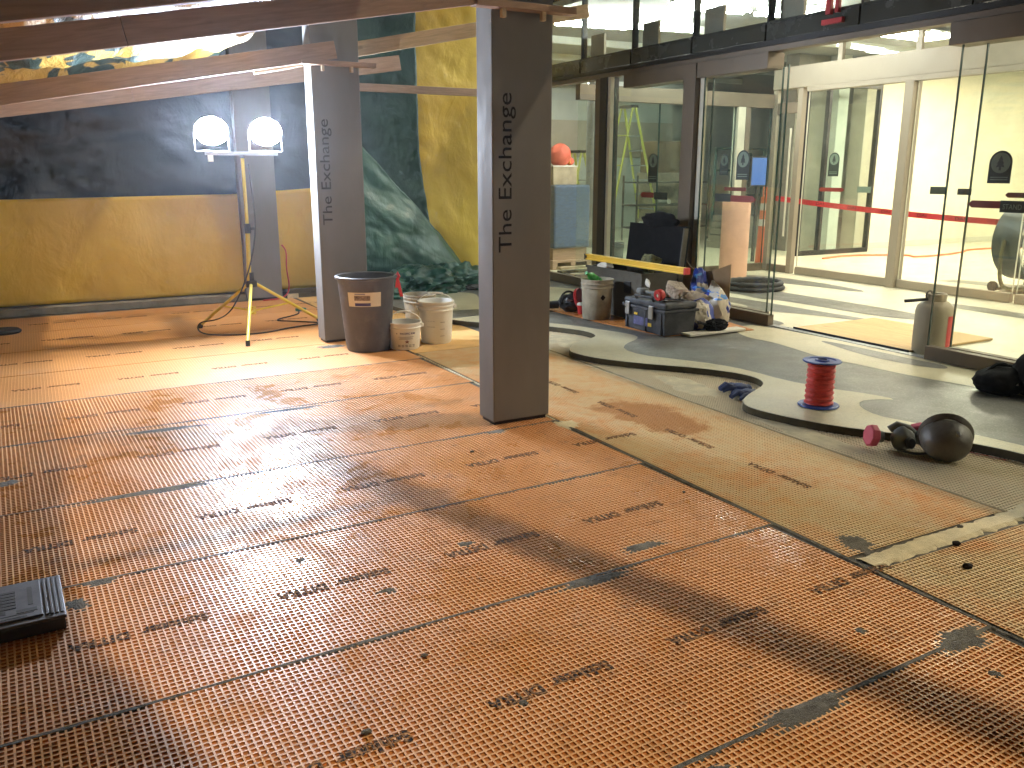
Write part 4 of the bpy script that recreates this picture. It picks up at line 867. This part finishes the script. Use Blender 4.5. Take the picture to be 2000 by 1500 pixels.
B().tube([(-.165, -.12, .285), (-.185, -.12, .315), (-.185, .12, .315), (-.165, .12, .285)], .012, 8).done('handle', m_tool, tb, 40)
for y in (-.13, .21): B().box(-.208, -.1925, y-.03, y+.03, .135, .25).done('latch', m_galv, tb, bevel=.006)
for y in (-.24, -.02, .25): B().box(-.182, -.170, y-.012, y+.012, .01, .2).done('rib', m_tool, tb)
B().box(-.1795, -.1765, -.06, .14, .055, .13).done('logo_panel', M('worn_blue_print', (.10, .10, .22), .6, var=.5, scale=25), tb); B().box(-.1796, -.1770, -.115, -.065, .06, .09).done('yellow_mark', m_level, tb); B().box(-.1796, -.1770, .09, .14, .14, .16).done('yellow_mark', m_level, tb)
# clutter on tool box
t = thing('hand_trowel', 'grey round tool with a bar handle on the tool box lid', 'trowel', (4.80, 6.15, ZP+.3)); B().lathe([(0, 0), (.055, 0), (.06, .02), (.05, .045), (0, .05)], 18, Matrix.Translation((0, .12, .01))).done('disc', m_greyrub, t, 40); B().tube([(0, .1, .03), (0, -.08, .03)], .016, 8).done('handle', m_greyrub, t, 40); B().lathe([(0, 0), (.05, 0), (.055, .02), (.04, .04), (0, .045)], 18, Matrix.Translation((0, -.09, .01))).done('disc', m_greyrub, t, 40)
t = thing('tape_roll', 'red tape roll standing on the tool box lid', 'tape roll', (4.70, 5.90, ZP+.345)); B().lathe([(.018, -.028), (.045, -.028), (.05, -.02), (.05, .02), (.045, .028), (.018, .028)], 20, Matrix.Rotation(R(80), 4, 'Y'), True).done('roll', m_red, t, 40); B().lathe([(.0, -.02), (.018, -.02), (.018, .02), (0, .02)], 12, Matrix.Rotation(R(80), 4, 'Y')).done('core', m_paper, t, 40)
t = B().crumple((4.93, 5.97, ZP+.37), (.10, .13, .12), 12, ZP+.300).done('paper_bag', m_kraft, None); tag(t, 'crumpled brown paper bag on top of the tool box', 'paper bag')
t = B().crumple((4.83, 6.24, ZP+.40), (.035, .06, .07), 5, ZP+.345, .7).done('crumpled_wrapper', m_paper, None); tag(t, 'small crumpled white wrapper above the round trowel', 'wrapper')
# job box with open lid
jb = thing('job_box', 'dark steel job box with its lid open, behind the tool box', 'job box', (5.20, 6.95, ZP))
for x0, x1, y0, y1, z0, z1 in ((-.25, -.235, -.46, .46, 0, .45), (.235, .25, -.46, .46, 0, .45), (-.2345, .2345, -.46, -.445, 0, .45), (-.2345, .2345, .445, .46, 0, .45), (-.2345, .2345, -.4445, .4445, .0, .02)): B().box(x0, x1, y0, y1, z0, z1).done('side', m_steel, jb)
B().box(-.262, -.2505, -.47, .47, .43, .455).done('rim', m_steel, jb)
for y in (-.25, .28): B().box(-.262, -.2505, y-.05, y+.05, .25, .36).done('handle_recess', m_black, jb)
ld = B().box(.252, .30, -.45, .46, .42, .87, Matrix.Rotation(R(6), 3, 'Y')).done('lid', m_fabric, jb, bevel=.004)
B().box(.20, .251, -.47, -.452, .30, .86, Matrix.Rotation(R(6), 3, 'Y')).done('lid_flange', m_steel, ld)
B().box(-.2, .2, -.43, .43, .3, .36).done('tray', m_steel, jb)
t = B().blob((5.50, 6.95, ZP+.91), (.05, .24, .075), .35, 1.7, 3, 4).done('black_cloth', m_fabric, None, 60); tag(t, 'black cloth draped over the top of the open job box lid', 'cloth')
t = thing('spirit_level', 'yellow spirit level lying across the open job box', 'level', (5.02, 6.72, ZP+.50), R(90)); t.rotation_euler = (0, R(1), R(-83.5)); L_ = .68
B().box(-L_, L_, -.03, .03, 0, .012).done('flange', m_level, t); B().box(-L_, L_, -.012, .012, .0121, .043).done('web', m_level, t); B().box(-L_, L_, -.03, .03, .0431, .056).done('flange', m_level, t); B().box(L_+.001, L_+.03, -.032, .032, -.001, .058).done('end_cap', m_red, t, bevel=.004); B().box(-L_-.02, -L_-.001, -.032, .032, -.001, .058).done('end_cap', m_black, t, bevel=.004)
t = B().crumple((5.22, 6.72, ZP+.52), (.10, .15, .12), 15).done('cloth_bundle', M('camo_cloth', (.12, .12, .05), .8, var=.7, scale=14), None); tag(t, 'camouflage coloured cloth bundle inside the open job box', 'cloth')
t = B().crumple((4.98, 7.12, ZP+.47), (.06, .12, .06), 18).done('wiping_rag', m_paper, None); tag(t, 'pale folded rag on the job box rim behind the level', 'rag')
# caked bucket with bottle
cb = bucket('caked_bucket', 'mortar caked bucket at the left of the tool pile', (4.70, 6.86, ZP), .385, .135, .152, m_dirty, 0, bail=False)
B().box(-.02, .02, -.002, 0, -.02, .02, Matrix.Rotation(R(45), 3, 'Y')).done('diamond_mark', m_ink, cb).matrix_local = Matrix.Translation((-.03, -.148, .22))
t = thing('green_bottle', 'green plastic bottle lying in the caked bucket', 'bottle', (4.66, 6.88, ZP+.40)); B().lathe([(0, -.13), (.034, -.13), (.037, -.12), (.037, .03), (.02, .07), (.013, .08), (.013, .10), (0, .10)], 18, Matrix.Rotation(R(-64), 4, 'Y') @ Matrix.Rotation(R(20), 4, 'X')).done('body', m_green_b, t, 40); B().lathe([(0, .1005), (.016, .1005), (.016, .12), (0, .12)], 14, Matrix.Rotation(R(-64), 4, 'Y') @ Matrix.Rotation(R(20), 4, 'X')).done('cap', m_green_b, t, 40)
# power tools on the left
t = thing('cutting_saw', 'red and black power saw with curved guard left of the caked bucket', 'saw', (4.72, 7.33, ZP))
B().blob((0, 0, .09), (.13, .10, .085), .3, 1.8, 21, 4, .002).done('motor_body', m_black, t, 60); B().lathe([(.0, 0), (.11, 0), (.115, .012), (.105, .03), (0, .034)], 24, Matrix.Translation((.04, -.06, .13)) @ Matrix.Rotation(R(70), 4, 'X') @ Matrix.Rotation(R(30), 4, 'Y')).done('blade_guard', m_red, t, 40)
B().tube(arc((-.06, -.02, .12), .09, R(-30), R(200), 14, 'xz'), .011, 8).done('handle', m_black, t, 60); B().tube(arc((.13, .0, .13), .07, R(-60), R(220), 14, 'yz'), .010, 8).done('handle', m_black, t, 60); B().box(-.12, .02, -.09, -.06, .1, .125, Matrix.Rotation(R(25), 3, 'Y')).done('base_plate', m_galv, t)
t = thing('red_cup', 'small red cup with white lid at the front of the saw', 'cup', (4.72, 7.16, ZP)); B().lathe([(0, 0), (.034, 0), (.04, .085), (0, .085)], 18).done('cup', m_red, t, 40); B().lathe([(0, .0855), (.043, .0855), (.043, .10), (.03, .112), (0, .112)], 18).done('lid', m_paper, t, 40)
t = thing('power_drill', 'black power drill lying behind the nearest column', 'drill', (4.55, 7.5, ZP)); B().tube([(-.1, .05, .05), (.1, -.02, .055)], [.035, .042], 12).done('body', m_black, t, 40); B().tube([(.1, -.02, .055), (.18, -.05, .055)], [.022, .012], 10).done('chuck', m_galv, t, 40); B().tube([(-.06, .03, .05), (-.08, -.08, .03)], .022, 8).done('grip', m_black, t, 40)
# sacks, brush, board
def sack(name, label, c, rad, sd_, mat, amp=.35):
    t = B().crumple((0, 0, rad[2]*.92), [q*1.12 for q in rad], sd_, .001, amp).done(name, mat, None, 35); t.location = c; tag(t, label, 'sack'); return t
sack('mortar_sack', 'blue and white open mortar sack at the right of the tool pile', (5.42, 5.98, ZP), (.14, .15, .19), 2, m_sack); sack('mortar_sack', 'blue printed sack slumped between the tool box and the open sack', (5.12, 5.90, ZP), (.12, .13, .15), 6, m_sack)
sack('paper_sack', 'dusty kraft paper sack between the blue sacks', (5.24, 6.1, ZP), (.13, .14, .18), 9, m_kraft, .5); sack('mortar_sack', 'tall blue sack with torn top behind the other sacks', (5.50, 6.30, ZP), (.09, .11, .26), 13, m_sack)
t = B().box(4.86, 5.50, 5.66, 5.78, ZP, ZP+.02).done('white_board', m_paper, None, bevel=.003); tag(t, 'white board offcut in front of the sacks', 'board'); t.data.transform(Matrix.Identity(4))
t = thing('hand_brush', 'black bristle hand brush lying on the white board', 'brush', (5.20, 5.72, ZP+.0205), R(-10)); B().blob((0, 0, .045), (.09, .045, .045), .6, 4.5, 3, 4, .001).done('bristles', m_fabric, t); B().tube([(-.08, 0, .05), (-.17, .03, .08)], .012, 8).done('handle', m_black, t, 40)
n = 12; poly = []
cb_ = thing('curved_cardboard', 'curved brown cardboard sheet leaning behind the sacks', 'cardboard', (5.62, 6.42, ZP))
b_ = B(); cols = []
for i in range(n+1):
    u = i/n; y = .33-.70*u; x = .02+.10*math.sin(u*math.pi)*-1; zt = .55-.18*math.sin(min(1, u*1.5)*math.pi)*0 - .13*math.sin(u*math.pi)+.0*u; zt += .08*(1-u)
    cols.append([b_.b.verts.new((x+d, y, z)) for d, z in ((0, .25-.10*u), (.006, .25-.10*u), (.006, zt), (0, zt))])
for p, q_ in zip(cols, cols[1:]):
    for k in range(4): b_.b.faces.new((p[k], p[(k+1) % 4], q_[(k+1) % 4], q_[k]))
b_.b.faces.new(cols[0]); b_.b.faces.new(cols[-1][::-1]); b_.done('panel', m_brown, cb_, 50)
B().box(.0065, .02, -.30, .25, 0, .18).done('lower_flap', m_brown, cb_)

# ================================================================== VESTIBULE AND LOBBY THINGS
t = thing('plywood_sheet', 'tan plywood sheet on the vestibule floor inside the open doors', 'plywood', (6.55, 4.92, TZ)); B().box(-.58, .50, -.58, .62, .004, .020).done('board', m_ply, t, bevel=.002); B().box(-.588, -.5805, -.58, .62, .003, .024).done('dark_edge', m_rubber, t)
t = thing('paper_roll', 'upright peach coloured paper roll behind the side glass', 'paper roll', (8.24, 8.80, TZ)); B().lathe([(.04, 0), (.185, 0), (.185, 1.0), (.04, 1.0)], 36, None, True).done('roll', m_peach, t, 40); B().lathe([(.030, .0), (.0395, .0), (.0395, 1.004), (.030, 1.004)], 16, None, True).done('core', m_kraft, t, 40)
t = thing('delineator_post', 'orange and white delineator post on a black base', 'delineator', (9.50, 9.59, TZ)); B().lathe([(0, 0), (.20, 0), (.20, .03), (.07, .05), (0, .05)], 8).done('base', m_rubber, t); B().tube([(0, 0, .045), (.02, 0, 1.02)], [.070, .050], 18).done('post', m_orangep, t, 40)
for z0, z1 in ((.60, .70), (.83, .93)): B().tube([(.02*z0, 0, z0), (.02*z1, 0, z1)], [.0625-.02*(z0-.55), .0625-.02*(z1-.55)], 18).done('reflective_band', m_paper, t, 40)
B().tube([(.0, 0, 1.0), (-.02, 0, 1.1), (.0, 0, 1.16), (.045, 0, 1.16), (.06, 0, 1.1), (.04, 0, 1.0)], .010, 8).done('handle_loop', m_orangep, t, 40)
tp = thing('danger_tape', 'red danger tape stretched from the delineator across the lobby', 'tape', (0, 0, 0))
P0, P1 = Vector((9.54, 9.52, 1.06)), Vector((10.55, 5.1, .80)); b_ = B(); cols = []
for i in range(25):
    u = i/24; p = P0.lerp(P1, u)-Vector((0, 0, .05*math.sin(u*math.pi))); cols.append([b_.b.verts.new(p+Vector((dx, 0, dz))) for dx, dz in ((0, -.036), (.002, -.036), (.002, .036), (0, .036))])
for p, q_ in zip(cols, cols[1:]):
    for k in range(4): b_.b.faces.new((p[k], p[(k+1) % 4], q_[(k+1) % 4], q_[k]))
b_.done('ribbon', m_tape, tp)
dv = (P1-P0).normalized()
for i in range(9):
    u = .06+i*.105; p = P0.lerp(P1, u)-Vector((.004, 0, .05*math.sin(u*math.pi)+.018)); text('tape_text', 'DANGER', .055, m_ink, tp, axes(p, dv, (0, 0, 1)), .0004, .3)
t = thing('hose_coil', 'black ribbed hose coil on the vestibule floor', 'hose', (7.6, 7.75, TZ))
for k in range(2): B().tube([((.36-.02*k)*math.cos(a), (.36-.02*k)*math.sin(a)*.9, .03+.05*k) for a in [i*2*math.pi/40 for i in range(41)]], [.034 if i % 2 else .027 for i in range(41)], 8).done('hose_turn', m_rubber, t, 50)
tk = thing('gas_cylinder', 'beige cylinder with red side label just inside the doorway', 'cylinder', (6.13, 4.27, TZ)); B().lathe([(0, 0), (.125, 0), (.135, .02), (.14, .06), (.14, .33), (.13, .375), (.095, .41), (.05, .42), (0, .42)], 32).done('tank', m_tank, tk, 50); B().lathe([(.055, .41), (.075, .41), (.078, .47), (.07, .475), (.058, .47)], 20, None, True).done('collar', m_tank, tk, 50); B().tube([(0, 0, .41), (0, 0, .45)], .018, 10).done('valve', m_galv, tk, 40)
on_cyl(.14, .14, .07, .31, R(-100), R(-72), m_red, 'red_label', tk); B().tube(arc((-.06, .02, .46), .035, 0, 2*math.pi, 14, 'xz'), .007, 6).done('ring_handle', m_steel, tk, 50); B().tube([(-.06, .02, .43), (-.2, .13, .41)], .013, 8).done('lever', m_black, tk, 40)
# drum fan
fn = thing('drum_fan', 'grey drum fan on a tubular stand at the right edge', 'fan', (10.25, 5.98, TZ), R(-8))
qf = Matrix.Translation((0, 0, .60)) @ Matrix.Rotation(R(90), 4, 'X')
B().lathe([(.44, -.17), (.455, -.18), (.455, .17), (.44, .18), (.43, .17), (.43, -.17)], 48, qf, True).done('drum', m_fan, fn, 40)
gr = B().lathe([(0, .17), (.09, .17), (.09, .175), (0, .175)], 20, qf).done('grille_hub', m_galv, fn, 40)
for r in (.15, .22, .29, .36, .42): B().tube([tuple(qf @ Vector((r*math.cos(a), r*math.sin(a), .172))) for a in [i*2*math.pi/36 for i in range(37)]], .0035, 5).done('grille_ring', m_galv, gr)
for k in range(12): B().tube([tuple(qf @ Vector((r*math.cos(k*math.pi/6), r*math.sin(k*math.pi/6), .174))) for r in (.08, .43)], .003, 5).done('grille_spoke', m_galv, gr)
for k in range(4): B().box(.05, .40, -.075, .075, -.005, .005, Matrix.Rotation(R(28), 3, 'X')).done('blade', m_fan, fn).matrix_local = qf @ Matrix.Rotation(k*math.pi/2, 4, 'Z')
B().lathe([(0, -.10), (.08, -.10), (.08, .06), (0, .07)], 20, qf).done('motor', m_black, fn, 40)
m_olive = M('olive_tube', (.14, .13, .07), .5)
for s in (-1, 1): B().tube(curve_pts([(s*.47, 0, .62), (s*.50, 0, .40), (s*.48, -.02, .12), (s*.36, -.05, .05), (s*.2, -.1, .045)], 2), .022, 10).done('stand_tube', m_olive, fn, 50)
B().tube([(-.3, -.22, .03), (.3, -.22, .03)], .02, 8).done('foot_bar', m_olive, fn, 40); B().tube([(-.3, .22, .03), (.3, .22, .03)], .02, 8).done('foot_bar', m_olive, fn, 40); B().box(-.2, .2, -.2, .2, .03, .06).done('base_plate', m_olive, fn)
for s in (-1, 1): B().lathe([(0, -.02), (.06, -.02), (.06, .02), (0, .02)], 16, Matrix.Translation((s*.3, .22, .06)) @ Matrix.Rotation(R(90), 4, 'Y')).done('wheel', m_rubber, fn, 40)
t = B().tube(curve_pts([(11.2, 9.9, TZ+.01), (12, 10.1, TZ+.01), (13, 9.6, TZ+.01), (12.6, 9.3, TZ+.01), (14, 9.4, TZ+.01), (15, 9.9, TZ+.01), (17, 9.2, TZ+.01)]), .02, 6).done('extension_cord', m_orangep, None, 60); tag(t, 'orange extension cord along the foot of the cream lobby wall', 'cord')
# ladders in the far lobby
def ladder(label, loc, rz, h, spread, wd, mat=m_lemon):
    t = thing('step_ladder', label, 'ladder', loc, rz)
    for s in (-1, 1):
        B().tube([(s*wd/2, -spread/2, 0), (s*wd*.28, -.04, h)], .026, 6).done('rail', mat, t); B().tube([(s*wd/2, spread/2, 0), (s*wd*.28, .04, h)], .022, 6).done('rear_rail', mat, t)
    nst = int(h/.3)
    for k in range(1, nst):
        u = k*.3/h; B().box(-lerp(wd/2, wd*.28, u), lerp(wd/2, wd*.28, u), lerp(-spread/2, -.04, u)-.04, lerp(-spread/2, -.04, u)+.04, u*h-.012, u*h+.012).done('step', m_galv, t)
        if k % 2: B().tube([(-lerp(wd/2, wd*.28, u), lerp(spread/2, .04, u), u*h), (lerp(wd/2, wd*.28, u), lerp(spread/2, .04, u), u*h)], .012, 6).done('rear_rung', mat, t)
    B().box(-wd*.3, wd*.3, -.1, .1, h, h+.05).done('top_cap', m_dark, t); return t
ladder('tall yellow step ladder standing in the lobby behind the left glass door', (11.1, 15.2, TZ), R(95), 2.65, 1.5, .62); ladder('shorter yellow step ladder leaning left of the tall ladder in the lobby', (10.0, 15.4, TZ), R(100), 1.75, .95, .5)
t = thing('wrapped_pallet', 'blue shrink wrapped pallet load behind the left glass', 'pallet', (6.98, 11.05, TZ)); B().box(-.42, .2, -.35, .35, .3, 1.20).done('load', m_bluewrap, t, bevel=.03); B().box(-.45, .23, -.38, .38, .10, .13).done('deck', m_wood, t)
for x in (-.42, -.11, .17): B().box(x-.03, x+.05, -.38, .38, 0, .0995).done('runner', m_wood, t)
B().box(-.4, .18, -.3, .3, .1305, .2995).done('timber_layer', m_wood, t)
t = thing('cardboard_box', 'tan cardboard box on the blue wrapped pallet', 'box', (6.80, 11.0, TZ+1.201)); B().box(-.2, .2, -.2, .2, 0, .25).done('box', m_kraft, t, bevel=.004); B().box(-.21, .21, -.21, .21, .2505, .27).done('lid', m_paper, t)
t = thing('red_sack', 'red tied sack on the cardboard box beside the nearest column', 'sack', (6.80, 10.95, TZ+1.472)); B().blob((0, 0, .14), (.15, .14, .16), .15, 1.5, 3, 4, .001).done('body', M('red_cloth', (.55, .10, .06), .7, var=.15), t, 60); B().blob((.17, 0, .06), (.06, .05, .05), .3, 2, 4, 3).done('knot', MC['red_cloth'], t, 60); B().tube([(.12, -.08, .1), (.14, -.05, .04), (.12, .06, .02)], .012, 6).done('tie', m_level, t, 60)
t = thing('timber_pile', 'low pile of dusty boards inside the left glass', 'timber', (6.9, 9.9, TZ))
for k in range(7): B().box(-.55+random.uniform(-.1, .1), .5+random.uniform(-.1, .1), -.45+k*.13, -.34+k*.13, (k % 3)*.035, .034+(k % 3)*.035).done('board', m_wood2 if k % 2 else m_steel, t)
t = bucket('dark_bucket', 'dark bucket inside the glass left of the black mullion post', (7.55, 10.6, TZ), .36, .13, .15, m_binm, 0, False)
t = thing('shelf_unit', 'low shelf of rolled white cloths behind the left glass door', 'shelf', (11.6, 14.4, TZ))
for z in (.25, .7, 1.15): B().box(-1.0, .9, -.25, .25, z, z+.03).done('shelf', m_steel, t)
for x in (-1.0, .87): B().box(x, x+.03, -.25, -.22, 0, 1.3).done('upright', m_steel, t); B().box(x, x+.03, .22, .25, 0, 1.3).done('upright', m_steel, t)
for k in range(3): B().tube([(.0, -.15, .33+k*.0+.0), (.0, .15, .33)], .05, 10).done('rolled_cloth', m_paper, t, 40).location = (-.6+k*.5, 0, .45*(k % 2))
t = thing('carton_stack', 'two stacked brown cartons right of the tall ladder', 'carton', (12.1, 15.3, TZ)); B().box(-.4, .4, -.35, .35, 0, 1.35).done('carton', m_kraft, t, bevel=.004); B().box(-.35, .35, -.3, .3, 1.351, 2.0).done('carton', m_brown, t, bevel=.004)
t = thing('pipe_rack', 'dark teal pipe rack seen through the vestibule side glass', 'rack', (12.7, 13.8, TZ))
for x in (-.42, .05, .9): B().tube([(x, 0, 0), (x, 0, 1.85)], .03, 8).done('upright', m_teal, t, 40)
for z in (.9, 1.4, 1.83): B().tube([(-.42, 0, z), (.9, 0, z)], .022, 8).done('crossbar', m_teal, t, 40)
B().box(.08, .5, -.06, .06, 1.2, 1.75).done('control_box', m_teal, t)
t = thing('stone_stack', 'stack of dark stone slabs low behind the side glass', 'stone', (11.6, 12.3, TZ))
for k in range(5): B().box(-.5+.03*k, .5-.02*k, -.3, .3, k*.12, k*.12+.11).done('slab', m_stone, t)
t = thing('lobby_screen', 'small glowing blue screen behind the side glass', 'screen', (9.95, 10.2, TZ)); B().box(-.02, .02, -.02, .02, 0, 1.15).done('stand', m_dark, t); B().box(-.17, .17, -.02, .02, 1.151, 1.62).done('case', m_dark, t); B().box(-.15, .15, -.0235, -.0205, 1.18, 1.59).done('display', m_screen, t)

# ================================================================== added air volume, stands in for the lens bloom round the lamps
hz = B().box(-29, 29, -29, 29, -1.3, 4.2).done('bloom_haze', None); hz['kind'] = 'stuff'; hz['label'] = 'added thin air standing in for the lens bloom of the work lamps'
mt = bpy.data.materials.new('bloom_haze'); mt.use_nodes = True; nt = mt.node_tree
for n in list(nt.nodes): nt.nodes.remove(n)
o_ = nt.nodes.new('ShaderNodeOutputMaterial'); v_ = nt.nodes.new('ShaderNodeVolumePrincipled')
v_.inputs['Color'].default_value = (.86, .91, 1, 1); v_.inputs['Density'].default_value = .0019; v_.inputs['Anisotropy'].default_value = .8
nt.links.new(v_.outputs[0], o_.inputs['Volume']); hz.data.materials.append(mt)
